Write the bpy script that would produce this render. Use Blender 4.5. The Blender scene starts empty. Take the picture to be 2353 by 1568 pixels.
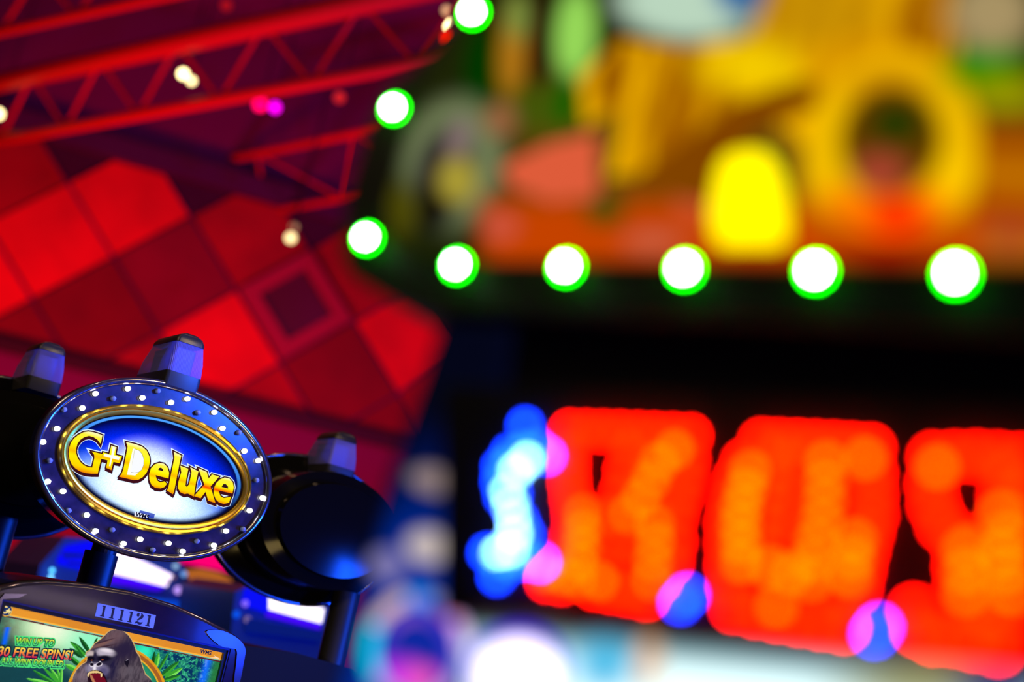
import bpy, bmesh, math, random
import numpy as np
from mathutils import Vector, Matrix
from mathutils.geometry import tessellate_polygon
random.seed(4)
rng = np.random.default_rng(7)
SC = bpy.context.scene
COL = SC.collection
rad = math.radians

# ------------------------------------------------------------------ camera
W, H, LENS = 2353.0, 1568.0, 50.0
F = LENS / 36.0 * W
PITCH, ROLL = rad(14.2), rad(12.0)
CAM = Vector((0, 0, 1.6))
fw = Vector((0, math.cos(PITCH), math.sin(PITCH)))
r0 = Vector((1, 0, 0)); u0 = Vector((0, -math.sin(PITCH), math.cos(PITCH)))
RT = r0 * math.cos(ROLL) + u0 * math.sin(ROLL)
UP = -r0 * math.sin(ROLL) + u0 * math.cos(ROLL)
cd = bpy.data.cameras.new('camera'); co = bpy.data.objects.new('camera', cd); COL.objects.link(co)
cd.lens = LENS; cd.sensor_width = 36.0; cd.sensor_fit = 'HORIZONTAL'; cd.clip_start = 0.05
mw = Matrix((RT, UP, -fw)).transposed().to_4x4(); mw.translation = CAM
co.matrix_world = mw
cd.dof.use_dof = True; cd.dof.focus_distance = 3.30; cd.dof.aperture_fstop = 1.27; cd.dof.aperture_blades = 0
SC.camera = co

# ------------------------------------------------------------------ world, exposure
wd = bpy.data.worlds.new('world'); SC.world = wd; wd.use_nodes = True
wd.node_tree.nodes['Background'].inputs[0].default_value = (0.02, 0.012, 0.05, 1)
wd.node_tree.nodes['Background'].inputs[1].default_value = 0.25
vs = SC.view_settings
vs.view_transform = 'Standard'; vs.look = 'None'; vs.exposure = 0.0; vs.gamma = 1.0; vs.use_curve_mapping = False
cy = SC.cycles
cy.use_denoising = True
try: cy.denoiser = 'OPENIMAGEDENOISE'
except Exception: pass
cy.use_adaptive_sampling = False
cy.max_bounces = 6; cy.transparent_max_bounces = 8; cy.sample_clamp_indirect = 4.0
cy.caustics_reflective = False; cy.caustics_refractive = False

def light(name, kind, loc, target, energy, color, size=0.5, spot=60, blend=0.5):
    l = bpy.data.lights.new(name, kind); l.energy = energy; l.color = color
    if kind == 'AREA': l.shape = 'SQUARE'; l.size = size
    else: l.shadow_soft_size = size
    if kind == 'SPOT': l.spot_size = rad(spot); l.spot_blend = blend
    o = bpy.data.objects.new(name, l); COL.objects.link(o); o.location = loc
    if target is not None:
        o.rotation_euler = (Vector(target) - Vector(loc)).to_track_quat('-Z', 'Y').to_euler()
    return o

def at(px, py, depth):
    return CAM + (fw + RT * ((px - W / 2) / F) - UP * ((py - H / 2) / F)) * depth
def at_z(px, py, z):
    d = fw + RT * ((px - W / 2) / F) - UP * ((py - H / 2) / F)
    return CAM + d * ((z - CAM.z) / d.z)

# lamps of the room and added fills (floor uplights on the diamond wall, stage floods, machine glow)
light('wall_uplight_red', 'AREA', (-4.2, 9.3, 0.6), (-3.6, 14.0, 5.0), 310, (1.0, 0.006, 0.004), 1.0)
light('wall_uplight_red_right', 'AREA', (-1.0, 9.6, 0.6), (-1.6, 14.0, 4.2), 190, (1.0, 0.006, 0.006), 1.0)
light('wall_wash_magenta', 'SPOT', (1.5, 8.0, 6.5), (-3.0, 14.0, 4.0), 170, (1.0, 0.02, 0.6), 0.2, 70)
light('truss_wash_red', 'SPOT', (-5.5, 6.0, 2.2), (-2.0, 10.5, 6.4), 140, (1.0, 0.01, 0.03), 0.2, 75)
light('ceiling_wash_violet', 'SPOT', (2.0, 6.5, 2.0), (-2.5, 11.5, 7.6), 420, (0.28, 0.02, 1.0), 0.3, 80)
light('aisle_blue', 'SPOT', (1.2, 3.7, 1.75), (-0.9, 3.2, 1.75), 160, (0.01, 0.08, 1.0), 0.06, 70, 0.8)
light('blue_fill_right', 'AREA', (2.1, 2.75, 1.75), (-0.8, 3.25, 1.75), 64, (0.006, 0.08, 1.0), 0.3)  # unseen blue area fill added to colour the chrome
light('beacon_blue', 'SPOT', (0.7, 2.6, 2.5), (-0.8, 3.25, 2.2), 230, (0.02, 0.12, 1.0), 0.05, 30, 0.6)
light('warm_fill_upper', 'AREA', (-1.9, 1.6, 4.0), (-0.8, 3.2, 2.0), 12, (1.0, 0.72, 0.32), 0.8)  # this and the next two: unseen warm fills added for the gold ring
light('warm_fill_right', 'AREA', (0.7, 2.2, 3.4), (-0.8, 3.2, 2.0), 20, (1.0, 0.70, 0.22), 0.5)
light('warm_fill_low', 'AREA', (0.2, 2.0, 0.75), (-0.8, 3.2, 2.0), 7, (1.0, 0.70, 0.22), 0.4)
for i, (x, y, z) in enumerate([(-2.6, 2.2, 4.2), (-0.3, 3.9, 4.6), (-1.7, 4.4, 4.4), (-2.9, 3.4, 4.3), (0.8, 4.6, 4.4), (-1.2, 2.6, 4.6)]):
    light('downlight', 'POINT', (x, y, z), None, 9, (1.0, 0.62, 0.35), 0.03)

# ------------------------------------------------------------------ colour and materials
def lin1(c):
    c /= 255.0
    return c / 12.92 if c <= 0.04045 else ((c + 0.055) / 1.055) ** 2.4
def S(r, g, b, a=None):
    return (lin1(r), lin1(g), lin1(b), 1.0)
def SN(r, g, b):
    return np.array([lin1(r), lin1(g), lin1(b)])

def pbr(name, color, rough=0.5, metal=0.0, spec=0.5, noise=0.0, nscale=20.0, coat=0.0):
    m = bpy.data.materials.new(name); m.use_nodes = True
    nt = m.node_tree; b = nt.nodes['Principled BSDF']
    b.inputs['Base Color'].default_value = (*color[:3], 1)
    b.inputs['Roughness'].default_value = rough; b.inputs['Metallic'].default_value = metal
    b.inputs['Specular IOR Level'].default_value = spec
    b.inputs['Coat Weight'].default_value = coat; b.inputs['Coat Roughness'].default_value = 0.05
    if noise > 0:
        tc = nt.nodes.new('ShaderNodeTexCoord'); n = nt.nodes.new('ShaderNodeTexNoise')
        n.inputs['Scale'].default_value = nscale; n.inputs['Detail'].default_value = 4
        nt.links.new(tc.outputs['Object'], n.inputs['Vector'])
        mx = nt.nodes.new('ShaderNodeMixRGB'); mx.blend_type = 'MULTIPLY'; mx.inputs[0].default_value = noise
        mx.inputs[1].default_value = (*color[:3], 1)
        rp = nt.nodes.new('ShaderNodeValToRGB'); rp.color_ramp.elements[0].position = 0.3; rp.color_ramp.elements[1].position = 0.7
        nt.links.new(n.outputs['Fac'], rp.inputs['Fac']); nt.links.new(rp.outputs['Color'], mx.inputs[2])
        nt.links.new(mx.outputs[0], b.inputs['Base Color'])
    return m

def emit(name, color, strength=1.0, sample=True):
    m = bpy.data.materials.new(name); m.use_nodes = True
    nt = m.node_tree; nt.nodes.clear()
    e = nt.nodes.new('ShaderNodeEmission'); o = nt.nodes.new('ShaderNodeOutputMaterial')
    e.inputs[0].default_value = (*color[:3], 1); e.inputs[1].default_value = strength
    nt.links.new(e.outputs[0], o.inputs[0])
    if not sample: m.cycles.emission_sampling = 'NONE'
    return m

def emit_attr(name, strength=1.0):
    m = bpy.data.materials.new(name); m.use_nodes = True
    nt = m.node_tree; nt.nodes.clear()
    e = nt.nodes.new('ShaderNodeEmission'); o = nt.nodes.new('ShaderNodeOutputMaterial')
    a = nt.nodes.new('ShaderNodeAttribute'); a.attribute_name = 'print'
    nt.links.new(a.outputs['Color'], e.inputs[0]); e.inputs[1].default_value = strength
    nt.links.new(e.outputs[0], o.inputs[0]); m.cycles.emission_sampling = 'NONE'
    return m

def emit_ramp(name, axis, off, length, stops, strength=1.0):
    """backlit print whose ink colour runs along AXIS (object space)"""
    m = bpy.data.materials.new(name); m.use_nodes = True
    nt = m.node_tree; nt.nodes.clear()
    e = nt.nodes.new('ShaderNodeEmission'); o = nt.nodes.new('ShaderNodeOutputMaterial')
    tc = nt.nodes.new('ShaderNodeTexCoord'); vm = nt.nodes.new('ShaderNodeVectorMath'); vm.operation = 'DOT_PRODUCT'
    vm.inputs[1].default_value = axis
    mr = nt.nodes.new('ShaderNodeMapRange'); mr.inputs[1].default_value = off; mr.inputs[2].default_value = off + length
    rp = nt.nodes.new('ShaderNodeValToRGB'); els = rp.color_ramp.elements
    while len(els) < len(stops): els.new(0.5)
    for el, (p, c) in zip(els, stops): el.position = p; el.color = c
    nt.links.new(tc.outputs['Object'], vm.inputs[0]); nt.links.new(vm.outputs['Value'], mr.inputs[0])
    nt.links.new(mr.outputs[0], rp.inputs[0]); nt.links.new(rp.outputs[0], e.inputs[0])
    e.inputs[1].default_value = strength
    nt.links.new(e.outputs[0], o.inputs[0]); m.cycles.emission_sampling = 'NONE'
    return m

M = {}
M['black'] = pbr('black plastic', (0.006, 0.006, 0.008), 0.35)
M['blackgloss'] = pbr('black lacquer', (0.005, 0.004, 0.006), 0.12, 0, 0.6, coat=0.6)
M['satin'] = pbr('satin black metal', (0.03, 0.03, 0.035), 0.42, 0.2)
M['bluechrome'] = pbr('dark chrome', (0.28, 0.26, 0.36), 0.14, 0.9, 0.5)
M['fascia'] = pbr('violet lacquer', (0.020, 0.007, 0.035), 0.16, 0.0, 0.6, 0.4, 60, coat=0.3)
M['drum'] = pbr('drum black', (0.004, 0.004, 0.005), 0.12, 0, 0.12)
M['ringface'] = pbr('ring lacquer', (0.035, 0.022, 0.09), 0.25, 0.1, 0.5, 0.6, 35, coat=0.5)
M['gold'] = pbr('gold metal', (1.0, 0.60, 0.05), 0.30, 0.9)
M['white'] = pbr('white plastic', (0.75, 0.75, 0.78), 0.4)

# ------------------------------------------------------------------ scene graph helpers
ROOTS = {}
def thing(name, label, cat, loc, group=None):
    o = bpy.data.objects.new(name, None); COL.objects.link(o)
    o.location = loc; o.empty_display_size = 0.1
    o['label'] = label; o['category'] = cat
    if group: o['group'] = group
    ROOTS[o.name] = Vector(loc)
    return o
def root_loc(p):
    while p.parent is not None: p = p.parent
    return Vector(p.location)
def link(name, me, parent=None, mats=(), smooth=False):
    o = bpy.data.objects.new(name, me); COL.objects.link(o)
    for m in mats: me.materials.append(m)
    if parent is not None:
        me.transform(Matrix.Translation(-root_loc(parent))); o.parent = parent
    if smooth:
        for p in me.polygons: p.use_smooth = True
    return o
def tag(o, label=None, cat=None, group=None, kind=None):
    if label: o['label'] = label
    if cat: o['category'] = cat
    if group: o['group'] = group
    if kind: o['kind'] = kind
    return o
def bm_obj(name, bm, parent, *mats, smooth=False):
    bmesh.ops.recalc_face_normals(bm, faces=bm.faces)
    me = bpy.data.meshes.new(name); bm.to_mesh(me); bm.free()
    return link(name, me, parent, mats, smooth)
def auto_smooth(o, ang=35):
    me = o.data
    for p in me.polygons: p.use_smooth = True
    try: me.set_sharp_from_angle(angle=rad(ang))
    except Exception: pass
    return o

class Plane:
    def __init__(s, o, h, v=Vector((0, 0, 1))):
        s.o = Vector(o); s.h = Vector(h).normalized(); s.v = Vector(v).normalized(); s.n = s.h.cross(s.v)   # n faces the viewer
    def P(s, a, b, d=0.0): return s.o + s.h * a + s.v * b + s.n * d
    def st(s, px, py, d=0.0):
        dr = fw + RT * ((px - W / 2) / F) - UP * ((py - H / 2) / F)
        o = s.o + s.n * d
        t = (o - CAM).dot(s.n) / dr.dot(s.n)
        q = CAM + dr * t - o
        return (q.dot(s.h), q.dot(s.v))
    def sts(s, pts, d=0.0): return [s.st(x, y, d) for x, y in pts]
    def px(s, A, B, d=0.0):
        """image position of plane points (numpy)"""
        o = s.o + s.n * d - CAM
        X = o.dot(RT) + A * s.h.dot(RT) + B * s.v.dot(RT)
        Y = o.dot(UP) + A * s.h.dot(UP) + B * s.v.dot(UP)
        Z = o.dot(fw) + A * s.h.dot(fw) + B * s.v.dot(fw)
        return X / Z * F + W / 2, H / 2 - Y / Z * F

def prism(bm, pl, pts, d0, d1, holes=(), mi=0):
    """solid with outline PTS (plane coordinates), from depth d0 (back) to d1 (front)"""
    loops = [list(pts)] + [list(h) for h in holes]
    flat = [p for l in loops for p in l]
    tris = tessellate_polygon([[Vector((a, b, 0)) for a, b in l] for l in loops])
    vf = [bm.verts.new(pl.P(a, b, d1)) for a, b in flat]
    for t in tris:
        try: f = bm.faces.new([vf[i] for i in t]); f.material_index = mi
        except ValueError: pass
    if d0 is not None:
        vb = [bm.verts.new(pl.P(a, b, d0)) for a, b in flat]
        for t in tris:
            try: f = bm.faces.new([vb[i] for i in reversed(t)]); f.material_index = mi
            except ValueError: pass
        k = 0
        for l in loops:
            n = len(l)
            for i in range(n):
                j = (i + 1) % n
                try: f = bm.faces.new([vf[k + i], vf[k + j], vb[k + j], vb[k + i]]); f.material_index = mi
                except ValueError: pass
            k += n
    return bm
def slab(name, pl, pts, d0, d1, parent, mat, holes=(), smooth=False):
    bm = bmesh.new(); prism(bm, pl, pts, d0, d1, holes)
    return bm_obj(name, bm, parent, mat, smooth=smooth)
def ell(a, b, n=96, c=(0, 0)):
    return [(c[0] + a * math.cos(2 * math.pi * i / n), c[1] + b * math.sin(2 * math.pi * i / n)) for i in range(n)]
def ell_loft(bm, pl, rings, n=96, close=True, caps=False, mi=0):
    """rings: (a, b, d) ellipses lofted in order"""
    R = [[bm.verts.new(pl.P(a * math.cos(2 * math.pi * i / n), b * math.sin(2 * math.pi * i / n), d)) for i in range(n)] for a, b, d in rings]
    for k in range(len(R) - 1):
        for i in range(n):
            j = (i + 1) % n
            f = bm.faces.new([R[k][i], R[k][j], R[k + 1][j], R[k + 1][i]]); f.material_index = mi
    if caps:
        bm.faces.new(R[0]).material_index = mi; bm.faces.new(R[-1]).material_index = mi
    return R
def smooth_loop(pts, k=4):
    """closed Catmull-Rom through PTS"""
    n = len(pts); out = []
    for i in range(n):
        p0, p1, p2, p3 = (np.array(pts[(i + j - 1) % n], float) for j in range(4))
        for t in np.arange(k) / k:
            out.append(tuple(0.5 * ((2 * p1) + (p2 - p0) * t + (2 * p0 - 5 * p1 + 4 * p2 - p3) * t * t + (3 * p1 - p0 - 3 * p2 + p3) * t ** 3)))
    return out
def tube(bm, pts, r, n=8, closed=False):
    rings = []
    N = len(pts)
    for i, p in enumerate(pts):
        p = Vector(p)
        a = Vector(pts[(i - 1) % N]) if (closed or i > 0) else p
        b = Vector(pts[(i + 1) % N]) if (closed or i < N - 1) else p
        t = (b - a).normalized()
        u = t.orthogonal().normalized() if abs(t.z) > 0.95 else t.cross(Vector((0, 0, 1))).normalized()
        w = t.cross(u)
        rings.append([bm.verts.new(p + u * r * math.cos(2 * math.pi * k / n) + w * r * math.sin(2 * math.pi * k / n)) for k in range(n)])
    for i in range(N if closed else N - 1):
        A, B = rings[i], rings[(i + 1) % N]
        for k in range(n):
            bm.faces.new([A[k], A[(k + 1) % n], B[(k + 1) % n], B[k]])
    if not closed:
        bm.faces.new(rings[0]); bm.faces.new(rings[-1])
    return bm
def box(bm, c, x, y, z, sx, sy, sz):
    c = Vector(c)
    vs_ = []
    for k in range(8):
        vs_.append(bm.verts.new(c + x * (sx / 2 * (1 if k & 1 else -1)) + y * (sy / 2 * (1 if k & 2 else -1)) + z * (sz / 2 * (1 if k & 4 else -1))))
    for f in ((0, 1, 3, 2), (4, 6, 7, 5), (0, 4, 5, 1), (2, 3, 7, 6), (0, 2, 6, 4), (1, 5, 7, 3)):
        bm.faces.new([vs_[i] for i in f])
    return bm
def ball(bm, c, r, seg=12, ring=8, squash=None, axis=None):
    res = bmesh.ops.create_uvsphere(bm, u_segments=seg, v_segments=ring, radius=r)
    for v in res['verts']:
        if squash is not None: v.co -= axis * v.co.dot(axis) * (1 - squash)
        v.co += Vector(c)
    return res['verts']

# painted (printed / displayed) surfaces: a grid with one ink colour per vertex
def paint_grid(name, pl, s0, s1, t0, t1, nx, ny, fn, d, parent, mat, mask=None):
    a = np.linspace(s0, s1, nx + 1); b = np.linspace(t0, t1, ny + 1)
    A, B = np.meshgrid(a, b)
    X, Y = pl.px(A, B, d)
    colr = fn(X, Y, A, B)
    idx = np.arange((nx + 1) * (ny + 1)).reshape(ny + 1, nx + 1)
    q = np.stack([idx[:-1, :-1], idx[:-1, 1:], idx[1:, 1:], idx[1:, :-1]], -1).reshape(-1, 4)
    if mask is not None:
        mk = mask(A, B).ravel()
        q = q[mk[q].all(axis=1)]
    used = np.unique(q); remap = np.zeros(idx.size, int); remap[used] = np.arange(len(used)); q = remap[q]
    af, bf = A.ravel()[used], B.ravel()[used]
    o = pl.o + pl.n * d - root_loc(parent)
    co_ = np.array(o)[None] + af[:, None] * np.array(pl.h)[None] + bf[:, None] * np.array(pl.v)[None]
    me = bpy.data.meshes.new(name)
    me.vertices.add(len(used)); me.vertices.foreach_set('co', co_.ravel().astype(np.float32))
    me.loops.add(q.size); me.loops.foreach_set('vertex_index', q.ravel().astype(np.int32))
    me.polygons.add(len(q)); me.polygons.foreach_set('loop_start', np.arange(0, q.size, 4, dtype=np.int32))
    me.update(calc_edges=True)
    at_ = me.color_attributes.new('print', 'FLOAT_COLOR', 'POINT')
    c4 = np.ones((len(used), 4), np.float32); c4[:, :3] = colr.reshape(-1, 3)[used]
    at_.data.foreach_set('color', c4.ravel())
    ob = bpy.data.objects.new(name, me); COL.objects.link(ob); me.materials.append(mat); ob.parent = parent
    return ob
def inpoly(X, Y, pts):
    r = np.zeros(X.shape, bool); n = len(pts)
    for i in range(n):
        x1, y1 = pts[i]; x2, y2 = pts[(i + 1) % n]
        if y1 == y2: continue
        c = ((y1 > Y) != (y2 > Y)) & (X < (x2 - x1) * (Y - y1) / (y2 - y1) + x1)
        r ^= c
    return r
def sstep(a, b, x):
    t = np.clip((x - a) / (b - a + 1e-9), 0, 1); return t * t * (3 - 2 * t)
def over(C, m, c):
    m = np.asarray(m, float)[..., None]
    return C * (1 - m) + np.asarray(c) * m
def blob(X, Y, cx, cy, rx, ry, soft=0.5, rot=0.0):
    c, s = math.cos(rot), math.sin(rot)
    u = ((X - cx) * c + (Y - cy) * s) / rx; v = (-(X - cx) * s + (Y - cy) * c) / ry
    return 1 - sstep(1 - soft, 1 + soft, np.sqrt(u * u + v * v))
def vnoise(X, Y, sc, seed=0):
    g = np.random.default_rng(seed).random((64, 64))
    x = X / sc; y = Y / sc
    xi = np.floor(x).astype(int); yi = np.floor(y).astype(int); fx = x - xi; fy = y - yi
    fx = fx * fx * (3 - 2 * fx); fy = fy * fy * (3 - 2 * fy)
    f = lambda i, j: g[(yi + j) % 64, (xi + i) % 64]
    return (f(0, 0) * (1 - fx) + f(1, 0) * fx) * (1 - fy) + (f(0, 1) * (1 - fx) + f(1, 1) * fx) * fy
def fbm(X, Y, sc, seed=0):
    return 0.5 * vnoise(X, Y, sc, seed) + 0.3 * vnoise(X, Y, sc / 2.1, seed + 1) + 0.2 * vnoise(X, Y, sc / 4.3, seed + 2)

def curve_shape(name, loops, pl, d, offset, parent, mat, thick=0.0002):
    """flat lettering: closed outlines (plane coordinates) filled, fattened by OFFSET"""
    cu = bpy.data.curves.new(name, 'CURVE'); cu.dimensions = '2D'; cu.fill_mode = 'BOTH'; cu.extrude = thick; cu.offset = offset
    for l in loops:
        sp = cu.splines.new('POLY'); sp.points.add(len(l) - 1); sp.use_cyclic_u = True
        for p, (a, b) in zip(sp.points, l): p.co = (a, b, 0, 1)
    return curve_mesh(name, cu, pl, (0, 0), d, parent, mat)
def curve_mesh(name, cu, pl, org, d, parent, mat, slant=0.0, stretch=(1, 1), slope=0.0):
    tmp = bpy.data.objects.new(name, cu); COL.objects.link(tmp)
    dg = bpy.context.evaluated_depsgraph_get(); dg.update()
    me = bpy.data.meshes.new_from_object(tmp.evaluated_get(dg))
    bpy.data.objects.remove(tmp); bpy.data.curves.remove(cu)
    me.name = name; me.materials.clear()
    for v in me.vertices:
        a, b = v.co.x * stretch[0] + v.co.y * slant, v.co.y * stretch[1] + v.co.x * slope
        v.co = pl.P(org[0] + a, org[1] + b, d + v.co.z)
    return link(name, me, parent, (mat,))
def text_shape(name, body, size, pl, org, d, offset, parent, mat, **k):
    cu = bpy.data.curves.new(name, 'FONT'); cu.body = body; cu.size = size; cu.offset = offset; cu.extrude = 0.0002
    return curve_mesh(name, cu, pl, org, d, parent, mat, **k)
def copy_part(o, loc, parent):
    c = o.copy(); COL.objects.link(c); c.parent = parent; c.location = loc
    return c

# ================================================================== THE ROOM
WP = Plane(at(350, 640, 14.0), (math.cos(rad(13)), math.sin(rad(13)), 0))     # the diamond wall
top_t = WP.st(350, 372)[1]; bot_t = WP.st(350, 880)[1]
floor_t = -WP.o.z
wall_l, wall_r = -7.0, 9.0
Z_CEIL = WP.o.z + top_t + 0.15
bm = bmesh.new(); box(bm, (0, 6, -0.05), Vector((1, 0, 0)), Vector((0, 1, 0)), Vector((0, 0, 1)), 30, 34, 0.1)
tag(bm_obj('floor', bm, None, pbr('casino carpet', (0.05, 0.01, 0.02), 0.9, noise=0.8, nscale=3)), kind='structure')
bm = bmesh.new(); box(bm, (0, 6, Z_CEIL + 1.55), Vector((1, 0, 0)), Vector((0, 1, 0)), Vector((0, 0, 1)), 30, 34, 0.1)
tag(bm_obj('ceiling', bm, None, pbr('ceiling paint', (0.15, 0.07, 0.26), 0.85, noise=0.9, nscale=0.55)), kind='structure')
# upper wall, tile field, lower wall
mWall = pbr('plum wall paint', (0.14, 0.006, 0.12), 0.8)
mUp = pbr('violet wall paint', (0.12, 0.02, 0.10), 0.8)
bm = bmesh.new(); prism(bm, WP, [(wall_l, bot_t), (wall_r, bot_t), (wall_r, top_t + 1.7), (wall_l, top_t + 1.7)], -0.25, -0.06)
prism(bm, WP, [(wall_l, floor_t), (wall_r, floor_t), (wall_r, bot_t), (wall_l, bot_t)], -0.25, -0.02, mi=1)
tag(bm_obj('wall_back', bm, None, mUp, mWall), kind='structure')
cols = {'b': (0.80, 0.006, 0.005), 'm': (0.36, 0.004, 0.004), 'd': (0.20, 0.003, 0.004), 'p': (0.22, 0.006, 0.02), 'v': (0.035, 0.008, 0.045)}
keys = list(cols)
tmats = [pbr('wall tile ' + k, cols[k], 0.75, noise=0.35, nscale=1.6) for k in keys]
Pc = WP.st(403, 628)
hx = WP.st(403 + 275, 628 + 80); D2 = (hx[0] - Pc[0]) / 2
tile = {(0, 0): 'p', (1, 1): 'm', (-1, 1): 'b', (-1, -1): 'd', (1, -1): 'b', (2, 0): 'p', (-2, 0): 'b', (3, 1): 'm', (3, -1): 'd',
        (4, 0): 'b', (0, 2): 'v', (-2, 2): 'v', (2, 2): 'v', (-3, 1): 'm', (-3, -1): 'b', (-2, -2): 'd', (0, -2): 'm', (2, -2): 'm', (4, 2): 'm', (5, 1): 'd', (5, -1): 'm', (4, -2): 'd'}
def clip_poly(pts, lo, hi):
    def cut(ps, val, keep_above):
        out = []
        for i in range(len(ps)):
            a, b = ps[i], ps[(i + 1) % len(ps)]
            ia = (a[1] >= val) == keep_above or a[1] == val; ib = (b[1] >= val) == keep_above or b[1] == val
            if ia: out.append(a)
            if ia != ib:
                f = (val - a[1]) / (b[1] - a[1]); out.append((a[0] + f * (b[0] - a[0]), val))
        return out
    pts = cut(pts, lo, True)
    return cut(pts, hi, False) if len(pts) >= 3 else []
bm = bmesh.new()
for i in range(-9, 15):
    for j in range(-4, 5):
        if (i + j) % 2: continue
        k = tile.get((i, j)) or random.choice('bmdmp')
        c = (Pc[0] + i * D2, Pc[1] + j * D2); g = D2 - 0.025
        ps = clip_poly([(c[0] - g, c[1]), (c[0], c[1] - g), (c[0] + g, c[1]), (c[0], c[1] + g)], bot_t + 0.05, top_t - 0.02)
        if len(ps) < 3 or c[0] < wall_l or c[0] > wall_r: continue
        prism(bm, WP, ps, -0.06, 0.0, mi=keys.index(k))
tag(bm_obj('wall_panel_back', bm, None, *tmats), kind='structure')
o = bpy.data.objects['wall_panel_back']
# framed square window in one of the tiles
c = (Pc[0] + 2 * D2, Pc[1])
dia = lambda g: [(c[0] - g, c[1]), (c[0], c[1] - g), (c[0] + g, c[1]), (c[0], c[1] + g)]
fr = slab('window_1', WP, dia(D2 - 0.03), 0.0, 0.07, None, pbr('window frame paint', (0.30, 0.008, 0.04), 0.6), holes=[dia(D2 * 0.62)])
tag(fr, kind='structure')
pn = slab('pane', WP, dia(D2 * 0.62), 0.002, 0.02, fr, pbr('dark pane', (0.06, 0.004, 0.015), 0.35))
# beams along the top and the bottom of the tile field
mBeam = pbr('navy beam paint', (0.05, 0.012, 0.075), 0.6)
bm = bmesh.new(); prism(bm, WP, [(wall_l, top_t - 0.10), (wall_r, top_t - 0.10), (wall_r, top_t + 0.12), (wall_l, top_t + 0.12)], -0.05, 0.12)
tag(bm_obj('trim_1', bm, None, mBeam), kind='structure')
bm = bmesh.new(); prism(bm, WP, [(wall_l, bot_t - 0.06), (wall_r, bot_t - 0.06), (wall_r, bot_t + 0.05), (wall_l, bot_t + 0.05)], -0.02, 0.10)
tag(bm_obj('trim_2', bm, None, pbr('black beam paint', (0.02, 0.004, 0.008), 0.6)), kind='structure')

# ------------------------------------------------------------------ roof trusses
mTruss = pbr('truss paint', (0.55, 0.03, 0.03), 0.55)
def truss(label, c1, c2, z, r1, r2, nweb, skew=0.0):
    """c1, c2: the two chords as traced lines; the first one lies at height z"""
    A1, B1 = at_z(*c1[0], z), at_z(*c1[1], z)
    dA, dB = (A1 - CAM).dot(fw), (B1 - CAM).dot(fw)
    A2, B2 = at(*c2[0], dA), at(*c2[1], dB)
    e = (B1 - A1).normalized()
    A1, B1, A2, B2 = A1 - e * 1.5, B1 + e * 2.5, A2 - e * 1.5, B2 + e * 2.5
    side = e.cross(Vector((0, 0, 1))).normalized() * 0.35
    root = thing('roof_truss', label, 'truss', (A2 + B2) / 2, 'red roof trusses')
    for (a, b, r) in ((A1, B1, r1), (A2, B2, r2)):
        bm = bmesh.new(); tube(bm, [a, b], r, 8); bm_obj('chord', bm, root, mTruss, smooth=True)
    for k in range(nweb):
        f0, f1, f2 = k / nweb, (k + 0.5) / nweb, (k + 1) / nweb
        for P0, P1 in ((A1.lerp(B1, f0), A2.lerp(B2, f1)), (A2.lerp(B2, f1), A1.lerp(B1, f2))):
            bm = bmesh.new(); tube(bm, [P0, P1], 0.017, 6); bm_obj('brace', bm, root, mTruss)
    return root
truss('red lattice roof truss crossing the upper left, thick upper chord', [(0, 190), (960, -20)], [(0, 325), (960, 140)], 5.9, 0.085, 0.05, 9)
truss('red lattice roof truss in the top left corner, above the thick chord', [(0, -40), (600, -190)], [(0, 75), (600, -60)], 6.3, 0.05, 0.04, 7)
truss('short red roof truss just above the diamond wall, lowest of the trusses', [(400, 392), (900, 290)], [(560, 500), (900, 430)], 6.35, 0.045, 0.035, 5)

# ------------------------------------------------------------------ stage lamps under the roof
mCan = pbr('lamp housing', (0.02, 0.012, 0.02), 0.5)
WARM = (1.0, 0.80, 0.36); 
def stage_lamp(px, py, depth, r, color, strength, label, name='spotlight', group='stage spotlights under the roof'):
    p = at(px, py, depth)
    root = thing(name, label, 'lamp', p, group)
    dv = (CAM - p).normalized()
    side = dv.cross(Vector((0, 0, 1))).normalized(); up = side.cross(dv)
    pl = Plane(p, side, up)
    if pl.n.dot(dv) < 0: pl = Plane(p, -side, up)
    bm = bmesh.new(); ell_loft(bm, pl, [(r * 1.0, r * 1.0, -0.16), (r * 1.25, r * 1.25, -0.13), (r * 1.25, r * 1.25, 0.012), (r * 1.05, r * 1.05, 0.012), (r * 1.05, r * 1.05, -0.002)], 20, caps=True)
    bm_obj('housing', bm, root, mCan)
    bm = bmesh.new(); ell_loft(bm, pl, [(r, r, 0.0), (r * 0.7, r * 0.7, 0.006), (r * 0.2, r * 0.2, 0.009)], 20, caps=True)
    bm_obj('lens', bm, root, emit('lamp lens ' + label[:12], color, strength))
    bm = bmesh.new(); tube(bm, [p + Vector((0, 0, r)) - dv * 0.1, p + Vector((0, 0, Z_CEIL + 1.5 - p.z)) - dv * 0.1], 0.008, 6); bm_obj('hanger', bm, root, mCan)
    return root
stage_lamp(421, 170, 11.0, 0.035, WARM, 7, 'warm spotlight hanging between the two long trusses, upper of a pair')
stage_lamp(440, 186, 11.6, 0.028, WARM, 5, 'warm spotlight hanging between the two long trusses, lower of a pair')
stage_lamp(-4, 262, 12.5, 0.04, WARM, 6, 'warm spotlight at the left edge above the navy beam')
stage_lamp(668, 547, 12.0, 0.04, WARM, 2.6, 'warm spotlight in front of the diamond wall, brighter of a pair')
stage_lamp(676, 522, 12.7, 0.03, (1.0, 0.45, 0.25), 0.8, 'dim amber spotlight in front of the diamond wall, upper of a pair')
stage_lamp(1031, 56, 10.0, 0.032, WARM, 9, 'bright warm spotlight beside the topmost green bulb')
stage_lamp(1026, 24, 10.6, 0.030, (1.0, 0.5, 0.25), 1.3, 'amber spotlight above the bright one by the topmost green bulb')
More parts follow.
